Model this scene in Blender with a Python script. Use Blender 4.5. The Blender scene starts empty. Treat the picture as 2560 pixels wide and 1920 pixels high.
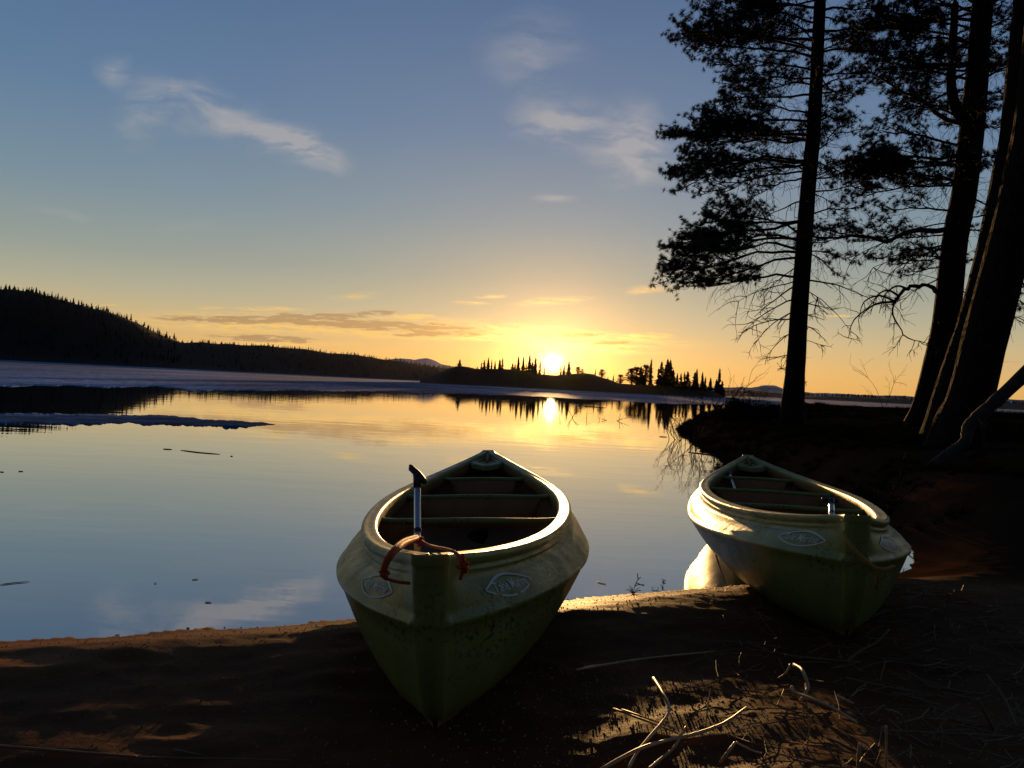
import bpy, math, random
import numpy as np

# ------------------------------------------------------------------ camera, sky, sun, exposure
S = bpy.context.scene
COL = S.collection
H_CAM, FOC, ROLL = 1.1, 2000.0, math.radians(2.83)      # height over the water, focal length in photo pixels, hand-held tilt
cam_d = bpy.data.cameras.new('camera')
cam_d.sensor_width = 36.0
cam_d.lens = FOC / 2560.0 * 36.0
cam_d.clip_start, cam_d.clip_end = 0.05, 30000.0
cam = bpy.data.objects.new('camera', cam_d)
COL.objects.link(cam)
from mathutils import Matrix, Vector, Euler
cam.matrix_world = Matrix.Translation((0, 0, H_CAM)) @ Matrix.Rotation(math.pi/2, 4, 'X') @ Matrix.Rotation(ROLL, 4, 'Z')
S.camera = cam

RV = np.array([math.cos(ROLL), 0, math.sin(ROLL)])
UV = np.array([-math.sin(ROLL), 0, math.cos(ROLL)])
EYE = np.array([0, 0, H_CAM])


def ray(px, py):
    """direction (y = 1) seen at a photo position"""
    d = np.array([0, 1.0, 0]) + (px-1280)/FOC*RV + (960-py)/FOC*UV
    return d/d[1]


def at(px, py, dist):
    """point seen at a photo position, dist metres in front of the camera"""
    return EYE + ray(px, py)*dist


def hor(px):
    return 960.0 + (px-1280)*math.tan(ROLL)


SUN_PX = (1381, 906)
sd = ray(*SUN_PX)
sd = sd/np.linalg.norm(sd)
SUN_EL = math.asin(sd[2])
SUN_AZ = math.atan2(sd[0], sd[1])

S.view_settings.view_transform = 'Standard'
S.view_settings.look = 'None'
S.view_settings.exposure = 0.0
S.view_settings.gamma = 1.0
S.cycles.use_denoising = True
S.cycles.max_bounces = 8
S.cycles.sample_clamp_indirect = 4.0

sun_d = bpy.data.lights.new('sun', 'SUN')
sun_d.energy = 4.5
sun_d.angle = math.radians(0.53)
sun_d.color = (1.0, 0.56, 0.20)
sun = bpy.data.objects.new('sun', sun_d)
COL.objects.link(sun)
sun.rotation_euler = Vector((-sd[0], -sd[1], -sd[2])).to_track_quat('-Z', 'Y').to_euler()

W = bpy.data.worlds.new('World')
S.world = W
W.use_nodes = True
NT = W.node_tree
for n in list(NT.nodes):
    NT.nodes.remove(n)


class G:
    """tiny helper for wiring shader nodes"""
    def __init__(self, nt):
        self.nt = nt

    def n(self, typ, **kw):
        nd = self.nt.nodes.new(typ)
        for k, v in kw.items():
            setattr(nd, k, v)
        return nd

    def l(self, a, b):
        self.nt.links.new(a, b)

    def put(self, sock, v):
        if isinstance(v, bpy.types.NodeSocket):
            self.l(v, sock)
        elif v is not None:
            sock.default_value = v

    def m(self, op, a, b=None, c=None, clamp=False):
        nd = self.n('ShaderNodeMath', operation=op, use_clamp=clamp)
        for i, v in enumerate((a, b, c)):
            self.put(nd.inputs[i], v)
        return nd.outputs[0]

    def vm(self, op, a, b=None):
        nd = self.n('ShaderNodeVectorMath', operation=op)
        self.put(nd.inputs[0], a)
        if b is not None:
            self.put(nd.inputs[1], b)
        return nd.outputs['Value'] if op in ('DOT_PRODUCT', 'LENGTH') else nd.outputs[0]

    def step(self, v, a, b, lo=0.0, hi=1.0):
        nd = self.n('ShaderNodeMapRange', interpolation_type='SMOOTHSTEP')
        self.put(nd.inputs[0], v)
        for i, x in ((1, a), (2, b), (3, lo), (4, hi)):
            nd.inputs[i].default_value = x
        return nd.outputs[0]

    def mix(self, f, a, b, typ='MIX'):
        nd = self.n('ShaderNodeMix', data_type='RGBA', blend_type=typ)
        nd.clamp_factor = True
        self.put(nd.inputs[0], f)
        self.put(nd.inputs[6], a)
        self.put(nd.inputs[7], b)
        return nd.outputs[2]

    def noise(self, vec, scale, detail=4.0, rough=0.55, dist=0.0):
        nd = self.n('ShaderNodeTexNoise')
        if vec is not None:
            self.l(vec, nd.inputs['Vector'])
        nd.inputs['Scale'].default_value = scale
        nd.inputs['Detail'].default_value = detail
        nd.inputs['Roughness'].default_value = rough
        nd.inputs['Distortion'].default_value = dist
        return nd.outputs[0]

    def mapping(self, vec, loc=(0, 0, 0), rot=(0, 0, 0), scale=(1, 1, 1), typ='POINT'):
        nd = self.n('ShaderNodeMapping', vector_type=typ)
        self.l(vec, nd.inputs[0])
        nd.inputs[1].default_value = loc
        nd.inputs[2].default_value = rot
        nd.inputs[3].default_value = scale
        return nd.outputs[0]

    def ramp(self, fac, stops):
        nd = self.n('ShaderNodeValToRGB')
        cr = nd.color_ramp
        while len(cr.elements) > 1:
            cr.elements.remove(cr.elements[-1])
        for i, (p, c) in enumerate(stops):
            e = cr.elements[0] if i == 0 else cr.elements.new(p)
            e.position = p
            e.color = (*c, 1)
        self.put(nd.inputs[0], fac)
        return nd.outputs[0]

    def scale_col(self, fac, col):
        nd = self.n('ShaderNodeVectorMath', operation='SCALE')
        self.put(nd.inputs[0], col)
        self.put(nd.inputs['Scale'], fac)
        return nd.outputs[0]


def build_sky():
    g = G(NT)
    tc = g.n('ShaderNodeTexCoord')
    D = tc.outputs['Generated']
    sep = g.n('ShaderNodeSeparateXYZ')
    g.l(D, sep.inputs[0])
    x, y, z = sep.outputs
    # clear sky by height
    el = g.m('MAXIMUM', z, 0.0)
    base = g.ramp(el, [(0.0, (.68, .375, .10)), (.03, (.65, .41, .155)), (.06, (.53, .415, .225)), (.09, (.385, .375, .275)),
                       (.13, (.265, .31, .285)), (.20, (.165, .25, .315)), (.30, (.098, .185, .315)),
                       (.45, (.058, .128, .265)), (.65, (.022, .050, .12)), (1.0, (.012, .026, .07))])
    # light round the sun: fades with the angle from it
    dot = g.vm('DOT_PRODUCT', D, tuple(sd))
    a2 = g.m('MULTIPLY', g.m('SUBTRACT', 1.0, dot), 2.0)

    def lobe(deg):
        s = math.radians(deg)
        return g.m('EXPONENT', g.m('MULTIPLY', a2, -1.0/(s*s)))
    col = base
    for deg, c in ((24, (.06, .035, .010)), (11, (.05, .03, .006)), (5.0, (.10, .07, .012)), (2.2, (.34, .22, .04)), (1.1, (.5, .38, .12)), (.6, (1.6, 1.4, .9))):
        col = g.vm('ADD', col, g.scale_col(lobe(deg), c))
    # away from the sun the sky is dimmer
    anti = g.ramp(el, [(0.0, (.009, .010, .012)), (.15, (.020, .025, .034)), (.4, (.040, .055, .090)), (.65, (.022, .040, .090)), (1.0, (.010, .022, .065))])
    col = g.mix(g.step(y, -.45, .62), anti, col)
    # ---- clouds, laid out by direction
    yy = g.m('MAXIMUM', y, 0.05)
    comb = g.n('ShaderNodeCombineXYZ')
    g.l(g.m('DIVIDE', x, yy), comb.inputs[0])
    g.l(g.m('DIVIDE', z, yy), comb.inputs[1])
    P = comb.outputs[0]
    nz = g.n('ShaderNodeTexNoise')
    g.l(g.mapping(P, scale=(9, 26, 1)), nz.inputs['Vector'])
    nz.inputs['Scale'].default_value = 1.0
    nz.inputs['Detail'].default_value = 5.0
    warp = g.vm('MULTIPLY', g.vm('SUBTRACT', nz.outputs['Color'], (.5, .5, .5)), (.055, .007, 0))
    PW = g.vm('ADD', P, warp)
    nz2 = g.n('ShaderNodeTexNoise')
    g.l(g.mapping(P, scale=(7, 9, 1)), nz2.inputs['Vector'])
    nz2.inputs['Scale'].default_value = 1.0
    nz2.inputs['Detail'].default_value = 6.0
    PC = g.vm('ADD', P, g.vm('MULTIPLY', g.vm('SUBTRACT', nz2.outputs['Color'], (.5, .5, .5)), (.10, .06, 0)))

    def blob(vec, p0, p1, thick, amp):
        a, b = ray(*p0), ray(*p1)
        c = (a+b)/2
        d = b-a
        nd = g.n('ShaderNodeTexGradient', gradient_type='SPHERICAL')
        ln = math.hypot(d[0], d[2])/2
        g.l(g.mapping(vec, (c[0], c[2], 0), (0, 0, math.atan2(d[2], d[0])), (ln*1.35, thick/FOC*1.5, 1), 'TEXTURE'), nd.inputs[0])
        return g.m('MULTIPLY', g.m('POWER', nd.outputs['Fac'], 1.4), amp)

    def total(vec, items):
        out = None
        for it in items:
            b = blob(vec, *it)
            out = b if out is None else g.m('ADD', out, b)
        return out
    cir = total(PC, [((300, 250), (560, 265), 60, 1.1), ((470, 255), (850, 395), 50, 1.5), ((640, 320), (860, 410), 40, 1.8),
                     ((270, 140), (310, 220), 36, .9), ((1270, 290), (1560, 320), 55, 1.5), ((1480, 330), (1700, 400), 100, 2.0),
                     ((1250, 60), (1420, 240), 110, .6), ((330, 360), (340, 250), 55, .7), ((1320, 495), (1430, 490), 12, 1.4),
                     ((60, 530), (210, 545), 14, .8), ((420, 565), (560, 580), 16, .5)])
    wisp = g.noise(g.mapping(PC, rot=(0, 0, math.radians(14)), scale=(10, 34, 1)), 1.0, 6.0, .6)
    cirm = g.m('MULTIPLY', cir, g.step(wisp, .34, .70, .05, 1.2), clamp=True)
    col = g.mix(g.m('MULTIPLY', cirm, .62), col, (.44, .41, .40, 1))
    low = total(PW, [((350, 793), (800, 806), 10, 1.1), ((640, 796), (1230, 828), 15, 1.3), ((860, 784), (1000, 780), 7, 1.2),
                     ((520, 838), (810, 856), 9, 1.2), ((940, 838), (1200, 838), 7, .9), ((1330, 836), (1520, 836), 6, 1.0),
                     ((1400, 853), (1600, 858), 6, .9), ((700, 785), (900, 793), 8, .9), ((1850, 893), (2060, 895), 3, .8), ((2300, 900), (2560, 905), 5, .7)])
    bri = total(PW, [((480, 769), (560, 769), 4, .9), ((580, 768), (760, 772), 5, .9), ((980, 787), (1100, 791), 5, 1.4), ((1210, 828), (1740, 860), 15, .85),
                     ((900, 838), (1260, 845), 10, 1.0), ((1240, 850), (1650, 880), 14, 1.0), ((1330, 818), (1400, 818), 5, 1.2),
                     ((1560, 838), (1690, 838), 6, 1.3), ((520, 857), (870, 860), 8, .8), ((330, 798), (1300, 826), 24, 1.15),
                     ((1290, 760), (1470, 745), 9, .4), ((820, 745), (960, 735), 9, .35), ((1580, 725), (1680, 722), 12, .42), ((1190, 742), (1260, 738), 5, .6),
                     ((2060, 790), (2130, 792), 4, .8), ((230, 762), (300, 764), 3, .6), ((1140, 755), (1220, 760), 5, .5)])
    fine = g.noise(g.mapping(PW, scale=(30, 230, 1)), 1.0, 6.0, .68)
    fm = g.step(fine, .36, .62, .12, 1.4)
    brm = g.m('MULTIPLY', g.m('MULTIPLY', bri, 1.75), fm, clamp=True)
    glow = g.m('ADD', g.m('MULTIPLY', lobe(6), 1.0), .74)
    col = g.mix(g.m('MULTIPLY', brm, .9), col, g.scale_col(glow, (1.12, .70, .22)))
    dkm = g.step(g.m('MULTIPLY', g.m('MULTIPLY', low, 1.35), g.step(fine, .38, .60, .15, 1.25)), .12, .6)
    col = g.mix(g.m('MULTIPLY', dkm, .8), col, g.mix(lobe(7), (.31, .205, .125, 1), (.62, .37, .11, 1)))
    # the sun itself
    disc = g.step(dot, math.cos(math.radians(.30)), math.cos(math.radians(.22)))
    col = g.vm('ADD', col, g.scale_col(disc, (25, 20, 12)))
    # physical sky on top
    sky = g.n('ShaderNodeTexSky', sky_type='NISHITA')
    sky.sun_disc = False
    sky.sun_elevation = SUN_EL
    sky.sun_rotation = SUN_AZ
    sky.air_density, sky.dust_density = 1.0, 1.0
    bg1 = g.n('ShaderNodeBackground')
    g.l(sky.outputs[0], bg1.inputs[0])
    bg1.inputs[1].default_value = 0.012
    bg2 = g.n('ShaderNodeBackground')
    g.l(col, bg2.inputs[0])
    bg2.inputs[1].default_value = SKY_GAIN
    add = g.n('ShaderNodeAddShader')
    g.l(bg1.outputs[0], add.inputs[0])
    g.l(bg2.outputs[0], add.inputs[1])
    out = g.n('ShaderNodeOutputWorld')
    g.l(add.outputs[0], out.inputs[0])


SKY_GAIN = 1.0
build_sky()

# ------------------------------------------------------------------ helpers
rng = np.random.default_rng(11)
random.seed(11)


def material(name, color, rough=0.6, spec=0.5, metal=0.0, build=None):
    m = bpy.data.materials.new(name)
    m.use_nodes = True
    p = m.node_tree.nodes['Principled BSDF']
    p.inputs['Base Color'].default_value = (*color, 1)
    p.inputs['Roughness'].default_value = rough
    p.inputs['Specular IOR Level'].default_value = spec
    p.inputs['Metallic'].default_value = metal
    if build:
        build(G(m.node_tree), p)
    return m


def bump(g, p, height, strength, dist):
    b = g.n('ShaderNodeBump')
    g.l(height, b.inputs['Height'])
    b.inputs['Strength'].default_value = strength
    b.inputs['Distance'].default_value = dist
    g.l(b.outputs[0], p.inputs['Normal'])


def obj_co(g):
    return g.n('ShaderNodeTexCoord').outputs['Object']


def mesh_obj(name, V, F, mat, parent=None, smooth=True):
    me = bpy.data.meshes.new(name)
    V = np.asarray(V, dtype=np.float32)
    if isinstance(F, np.ndarray):
        k = F.shape[1]
        me.vertices.add(len(V))
        me.vertices.foreach_set('co', V.ravel())
        me.loops.add(F.size)
        me.loops.foreach_set('vertex_index', F.astype(np.int32).ravel())
        me.polygons.add(len(F))
        me.polygons.foreach_set('loop_start', np.arange(0, F.size, k, dtype=np.int32))
        me.polygons.foreach_set('loop_total', np.full(len(F), k, dtype=np.int32))
        me.update(calc_edges=True)
        me.validate()
    else:
        me.from_pydata(V.tolist(), [], [list(map(int, f)) for f in F])
        me.update()
    if smooth:
        me.polygons.foreach_set('use_smooth', np.ones(len(me.polygons), dtype=bool))
    if mat:
        me.materials.append(mat)
    o = bpy.data.objects.new(name, me)
    COL.objects.link(o)
    if parent:
        o.parent = parent
    return o


def tag(o, label=None, cat=None, group=None, kind=None):
    for k, v in (('label', label), ('category', cat), ('group', group), ('kind', kind)):
        if v:
            o[k] = v
    return o


def empty(name, loc=(0, 0, 0)):
    o = bpy.data.objects.new(name, None)
    o.location = loc
    o.empty_display_size = .2
    COL.objects.link(o)
    return o


def copy_tree(o, parent=None):
    c = o.copy()
    COL.objects.link(c)
    if parent:
        c.parent = parent
    for ch in o.children:
        copy_tree(ch, c)
    return c


class Acc:
    """collects geometry for ONE mesh"""
    def __init__(self):
        self.v, self.f, self.n = [], [], 0

    def add(self, V, F):
        self.v.append(np.asarray(V, float))
        F = np.asarray(F, int)
        self.f.append(F+self.n)
        self.n += len(V)

    def tube(self, P, R, k=6, cap=True):
        P = np.asarray(P, float)
        R = np.broadcast_to(np.asarray(R, float), (len(P),))
        T = np.gradient(P, axis=0)
        T /= np.linalg.norm(T, axis=1)[:, None]+1e-9
        ref = np.array([0, 0, 1.0]) if abs(T[0, 2]) < .9 else np.array([1.0, 0, 0])
        A = np.cross(T, ref)
        A /= np.linalg.norm(A, axis=1)[:, None]+1e-9
        B = np.cross(T, A)
        an = np.arange(k)*2*np.pi/k
        V = P[:, None]+R[:, None, None]*(np.cos(an)[None, :, None]*A[:, None]+np.sin(an)[None, :, None]*B[:, None])
        n = len(P)
        i, j = np.meshgrid(np.arange(n-1), np.arange(k), indexing='ij')
        a = i*k+j
        b = i*k+(j+1) % k
        F = np.stack([a, b, b+k, a+k], -1).reshape(-1, 4)
        V = V.reshape(-1, 3)
        if cap:
            V = np.concatenate([V, P[:1], P[-1:]])
            c0, c1 = n*k, n*k+1
            jj = np.arange(k)
            F = np.concatenate([F, np.stack([(jj+1) % k, jj, np.full(k, c0), np.full(k, c0)], -1),
                                np.stack([(n-1)*k+jj, (n-1)*k+(jj+1) % k, np.full(k, c1), np.full(k, c1)], -1)])
        self.add(V, F)

    def grid(self, V, flip=False):
        """V (n, m, 3) sheet of quads"""
        n, m = V.shape[:2]
        i, j = np.meshgrid(np.arange(n-1), np.arange(m-1), indexing='ij')
        a = (i*m+j).ravel()
        F = np.stack([a, a+1, a+m+1, a+m], -1)
        if flip:
            F = F[:, ::-1]
        self.add(V.reshape(-1, 3), F)

    def obj(self, name, mat, parent=None, smooth=True):
        V = np.concatenate(self.v)
        F = np.concatenate(self.f)
        if F.shape[1] == 4 and (F[:, 2] == F[:, 3]).any():
            F = [f[:3] if f[2] == f[3] else f for f in F.tolist()]
        return mesh_obj(name, V, F, mat, parent, smooth)


def vnoise(x, y, seed=0):
    """smooth value noise on arrays"""
    xi, yi = np.floor(x).astype(np.int64), np.floor(y).astype(np.int64)
    fx, fy = x-xi, y-yi
    fx = fx*fx*(3-2*fx)
    fy = fy*fy*(3-2*fy)

    def h(a, b):
        n = (a*374761393+b*668265263+seed*974634777) & 0x7fffffff
        n = ((n ^ (n >> 13))*1274126177) & 0x7fffffff
        return ((n ^ (n >> 16)) & 0xffff)/65535.0
    return (h(xi, yi)*(1-fx)+h(xi+1, yi)*fx)*(1-fy)+(h(xi, yi+1)*(1-fx)+h(xi+1, yi+1)*fx)*fy-.5


def fbm(x, y, seed=0, oct=4, gain=.5):
    s, a = 0, 1.0
    for o in range(oct):
        s = s+a*vnoise(x*2**o+17.3*o, y*2**o-9.1*o, seed+o)
        a *= gain
    return s


def sstep(v, a, b):
    t = np.clip((v-a)/(b-a), 0, 1)
    return t*t*(3-2*t)


def smooth_path(pts, n):
    """Catmull-Rom through the points"""
    P = np.asarray(pts, float)
    P = np.concatenate([[2*P[0]-P[1]], P, [2*P[-1]-P[-2]]])
    out = []
    seg = len(P)-3
    for t in np.linspace(0, seg, n):
        i = min(int(t), seg-1)
        u = t-i
        p0, p1, p2, p3 = P[i:i+4]
        out.append(.5*(2*p1+(p2-p0)*u+(2*p0-5*p1+4*p2-p3)*u*u+(3*p1-p0-3*p2+p3)*u**3))
    return np.array(out)


# ------------------------------------------------------------------ materials
def _sand(g, p):
    co = obj_co(g)
    n1 = g.noise(co, 3.0, 5)
    n2 = g.noise(co, 420.0, 2)
    c = g.ramp(n1, [(.3, (.120, .054, .018)), (.7, (.200, .092, .031))])
    c = g.mix(g.step(n2, .62, .75), c, (.16, .115, .07, 1))
    # away from the water: damp needle-littered earth, painted darker in place of shade
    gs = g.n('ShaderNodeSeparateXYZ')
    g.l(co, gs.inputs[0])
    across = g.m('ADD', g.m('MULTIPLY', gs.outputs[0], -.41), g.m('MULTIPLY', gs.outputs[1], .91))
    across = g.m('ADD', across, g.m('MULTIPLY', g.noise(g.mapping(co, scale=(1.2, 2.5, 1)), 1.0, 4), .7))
    dimmed_soil = g.ramp(n1, [(.3, (.070, .029, .011)), (.7, (.125, .052, .019))])
    c = g.mix(g.step(across, 3.0, 3.55), g.mix(g.step(n2, .66, .74), dimmed_soil, (.16, .10, .05, 1)), c)
    # wooded bank: peat and needles instead of sand
    geo = g.n('ShaderNodeSeparateXYZ')
    g.l(co, geo.inputs[0])
    bank = g.m('MULTIPLY', g.step(geo.outputs[1], 4.3, 4.9), g.step(geo.outputs[0], 2.0, 2.5))
    c = g.mix(bank, c, (.050, .026, .013, 1))
    g.l(c, p.inputs['Base Color'])
    h = g.m('ADD', g.m('MULTIPLY', g.noise(co, 38.0, 5, .6), 1.0), g.m('MULTIPLY', g.noise(co, 240.0, 3, .7), .35))
    bump(g, p, h, .28, .012)
    g.l(g.mix(bank, g.step(n2, .35, .7, .72, .5), (.95, .95, .95, 1)), p.inputs['Roughness'])
    g.l(g.step(bank, 0, 1, .02, 0.0), p.inputs['Specular IOR Level'])


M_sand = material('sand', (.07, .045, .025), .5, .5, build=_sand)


def _water(g, p):
    nt = g.nt
    nt.nodes.remove(p)
    out = [n for n in nt.nodes if n.type == 'OUTPUT_MATERIAL'][0]
    co = obj_co(g)
    r1 = g.noise(g.mapping(co, scale=(.5, 1.6, 1)), 1.0, 3, .5)
    r2 = g.noise(g.mapping(co, scale=(4, 9, 1)), 1.0, 3, .5)
    patch = g.step(g.noise(g.mapping(co, scale=(.02, .12, 1)), 1.0, 3), .42, .62)
    h = g.m('ADD', g.m('MULTIPLY', r1, .030), g.m('MULTIPLY', g.m('MULTIPLY', r2, patch), .0035))
    b = g.n('ShaderNodeBump')
    g.l(h, b.inputs['Height'])
    b.inputs['Strength'].default_value = .075
    b.inputs['Distance'].default_value = 1.0
    fr = g.n('ShaderNodeFresnel')
    fr.inputs['IOR'].default_value = 1.333
    g.l(b.outputs[0], fr.inputs['Normal'])
    gl = g.n('ShaderNodeBsdfGlossy')
    gl.inputs['Color'].default_value = (1, 1, 1, 1)
    gl.inputs['Roughness'].default_value = .008
    g.l(b.outputs[0], gl.inputs['Normal'])
    df = g.n('ShaderNodeBsdfDiffuse')
    df.inputs['Color'].default_value = (.012, .018, .022, 1)
    mx = g.n('ShaderNodeMixShader')
    g.l(g.m('POWER', fr.outputs[0], WATER_POW, clamp=True), mx.inputs[0])
    g.l(df.outputs[0], mx.inputs[1])
    g.l(gl.outputs[0], mx.inputs[2])
    g.l(mx.outputs[0], out.inputs[0])


WATER_POW = 0.36
M_water = material('water', (.02, .03, .04), .05, build=_water)


def _ice(g, p):
    co = obj_co(g)
    a = g.noise(g.mapping(co, scale=(.022, .0065, 1)), 1.0, 8, .72, .4)
    b = g.noise(g.mapping(co, scale=(1.3, .9, 1)), 1.0, 5, .68)
    v = g.m('ADD', g.m('MULTIPLY', a, .6), g.m('MULTIPLY', b, .4))
    c = g.ramp(v, [(.42, (.009, .040, .085)), (.475, (.030, .105, .225)), (.52, (.075, .20, .41)), (.56, (.17, .35, .62)), (.60, (.46, .68, .95))])
    g.l(c, p.inputs['Base Color'])
    bump(g, p, v, .3, .1)


M_ice = material('ice', (.3, .35, .5), .8, .04, build=_ice)


def _forest(g, p):
    n = g.noise(obj_co(g), .02, 4)
    g.l(g.ramp(n, [(.3, (.003, .004, .002)), (.7, (.008, .010, .005))]), p.inputs['Base Color'])


M_forest = material('dark_conifer', (.01, .012, .006), .9, .1, build=_forest)


def _fell(g, p):
    co = obj_co(g)
    n = g.noise(g.mapping(co, scale=(.009, .009, .027)), 1.0, 6, .6)
    g.l(g.ramp(n, [(.42, (.22, .20, .22)), (.58, (.62, .62, .68))]), p.inputs['Base Color'])


M_fell = material('snowy_fell', (.5, .5, .55), .8, .1, build=_fell)


def _bark(g, p):
    co = obj_co(g)
    n = g.noise(g.mapping(co, scale=(22, 22, 5)), 1.0, 6, .65)
    v = g.n('ShaderNodeTexVoronoi', feature='DISTANCE_TO_EDGE')
    g.l(g.mapping(co, scale=(16, 16, 4)), v.inputs['Vector'])
    v.inputs['Scale'].default_value = 1.0
    g.l(g.ramp(n, [(.3, (.010, .007, .005)), (.7, (.036, .023, .016))]), p.inputs['Base Color'])
    h = g.m('ADD', n, g.m('MULTIPLY', g.step(v.outputs[0], 0, .25), .7))
    bump(g, p, h, 1.0, .03)


M_bark = material('pine_bark', (.05, .03, .02), .9, .06, build=_bark)


def _barkpale(g, p):
    co = obj_co(g)
    n = g.noise(g.mapping(co, scale=(9, 9, 9)), 1.0, 6, .65)
    g.l(g.ramp(n, [(.3, (.020, .016, .012)), (.7, (.065, .052, .042))]), p.inputs['Base Color'])
    bump(g, p, n, .8, .02)


M_grey = material('weathered_wood', (.12, .1, .08), .8, .2, build=_barkpale)
M_twig = material('twig_bark', (.014, .010, .008), .9, .05)


def _needle(g, p):
    n = g.noise(obj_co(g), 1.3, 3)
    g.l(g.ramp(n, [(.3, (.009, .015, .006)), (.7, (.024, .034, .013))]), p.inputs['Base Color'])


M_needle = material('pine_needles', (.03, .045, .018), .7, .2, build=_needle)
M_heath = material('heath_leaves', (.045, .027, .012), .9, .0)


def _straw(g, p):
    n = g.noise(obj_co(g), 14.0, 3)
    g.l(g.ramp(n, [(.3, (.42, .28, .13)), (.7, (.66, .48, .25))]), p.inputs['Base Color'])


M_straw = material('dry_straw', (.4, .3, .16), .45, .5, build=_straw)
M_strawd = material('dim_straw', (.19, .125, .062), .6, .3)  # straw colour darkened to imitate shade on the unlit stems


def _hull(g, p):
    co = obj_co(g)
    n = g.noise(co, 5.0, 5)
    c = g.ramp(n, [(.3, (.155, .185, .038)), (.7, (.210, .238, .056))])
    # spots of mud and drops, as they splash: only where the wet patches are
    sp = g.noise(g.mapping(co, scale=(75, 55, 75)), 1.0, 1, .5)
    pt = g.step(g.noise(co, 2.2, 3), .44, .58)
    zz = g.n('ShaderNodeSeparateXYZ')
    g.l(co, zz.inputs[0])
    m = g.m('MULTIPLY', g.m('MULTIPLY', g.step(sp, .585, .61), pt), g.step(zz.outputs[2], .22, .32, .25, 1.0))
    c = g.mix(g.m('MULTIPLY', m, .85), c, (.02, .016, .01, 1))
    g.l(c, p.inputs['Base Color'])
    g.l(g.step(g.noise(co, 9.0, 4), .3, .7, .34, .5), p.inputs['Roughness'])
    h = g.m('ADD', g.m('MULTIPLY', g.noise(co, 2.6, 3), .8), g.m('ADD', g.m('MULTIPLY', m, .05), g.m('MULTIPLY', g.noise(co, 160, 2), .015)))
    bump(g, p, h, .35, .02)


M_hull = material('green_polyethylene', (.15, .17, .06), .35, .3, build=_hull)


def _inner(g, p):
    co = obj_co(g)
    n = g.noise(co, 6.0, 5)
    g.l(g.ramp(n, [(.3, (.23, .110, .038)), (.7, (.31, .155, .058))]), p.inputs['Base Color'])


M_inner = material('flare_brown_plastic', (.08, .055, .028), .5, .4, build=_inner)  # green plastic inside, tinted brown to imitate lens flare
M_emblem = material('white_print', (.66, .67, .60), .6, .3)
M_alu = material('aluminium_tube', (.55, .55, .56), .3, .5, 1.0)
M_black = material('black_plastic', (.02, .018, .018), .4, .5)


def _rope(g, p):
    w = g.n('ShaderNodeTexWave')
    g.l(obj_co(g), w.inputs['Vector'])
    w.inputs['Scale'].default_value = 60
    w.inputs['Distortion'].default_value = 2
    bump(g, p, w.outputs[1], .6, .003)


M_orange = material('orange_rope', (.55, .085, .022), .7, .3, build=_rope)
M_yellow = material('yellow_rope', (.42, .22, .045), .7, .3, build=_rope)

# ------------------------------------------------------------------ ground, water, ice
SHORE = np.array([(-400, -60), (-60, -12), (-15, -1.6), (-6, 1.62), (-1.98, 3.09), (-.72, 3.6), (.31, 4.13), (1.44, 4.65), (2.45, 5.05), (2.72, 5.35), (3.0, 5.95),
                  (3.35, 7), (3.6, 8.8), (3.7, 11.8), (3.85, 14), (3.95, 17), (4.3, 20.5), (5.0, 24.5), (6.4, 27), (9, 28.5), (14, 29), (22, 28),
                  (40, 22), (120, 8), (400, 0)], float)
LAND = np.concatenate([SHORE, [(400, -400), (-400, -400)]])


def shore_dist(X, Y):
    """distance to the shoreline, positive on land"""
    best = np.full(X.shape, 1e9)
    for a, b in zip(SHORE[:-1], SHORE[1:]):
        d = b-a
        t = np.clip(((X-a[0])*d[0]+(Y-a[1])*d[1])/(d@d), 0, 1)
        best = np.minimum(best, (X-a[0]-t*d[0])**2+(Y-a[1]-t*d[1])**2)
    ins = np.zeros(X.shape, bool)
    for a, b in zip(LAND, np.roll(LAND, -1, 0)):
        c = (a[1] > Y) != (b[1] > Y)
        xx = (b[0]-a[0])*(Y-a[1])/(b[1]-a[1]+1e-12)+a[0]
        ins ^= c & (X < xx)
    return np.sqrt(best)*np.where(ins, 1, -1)


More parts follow.
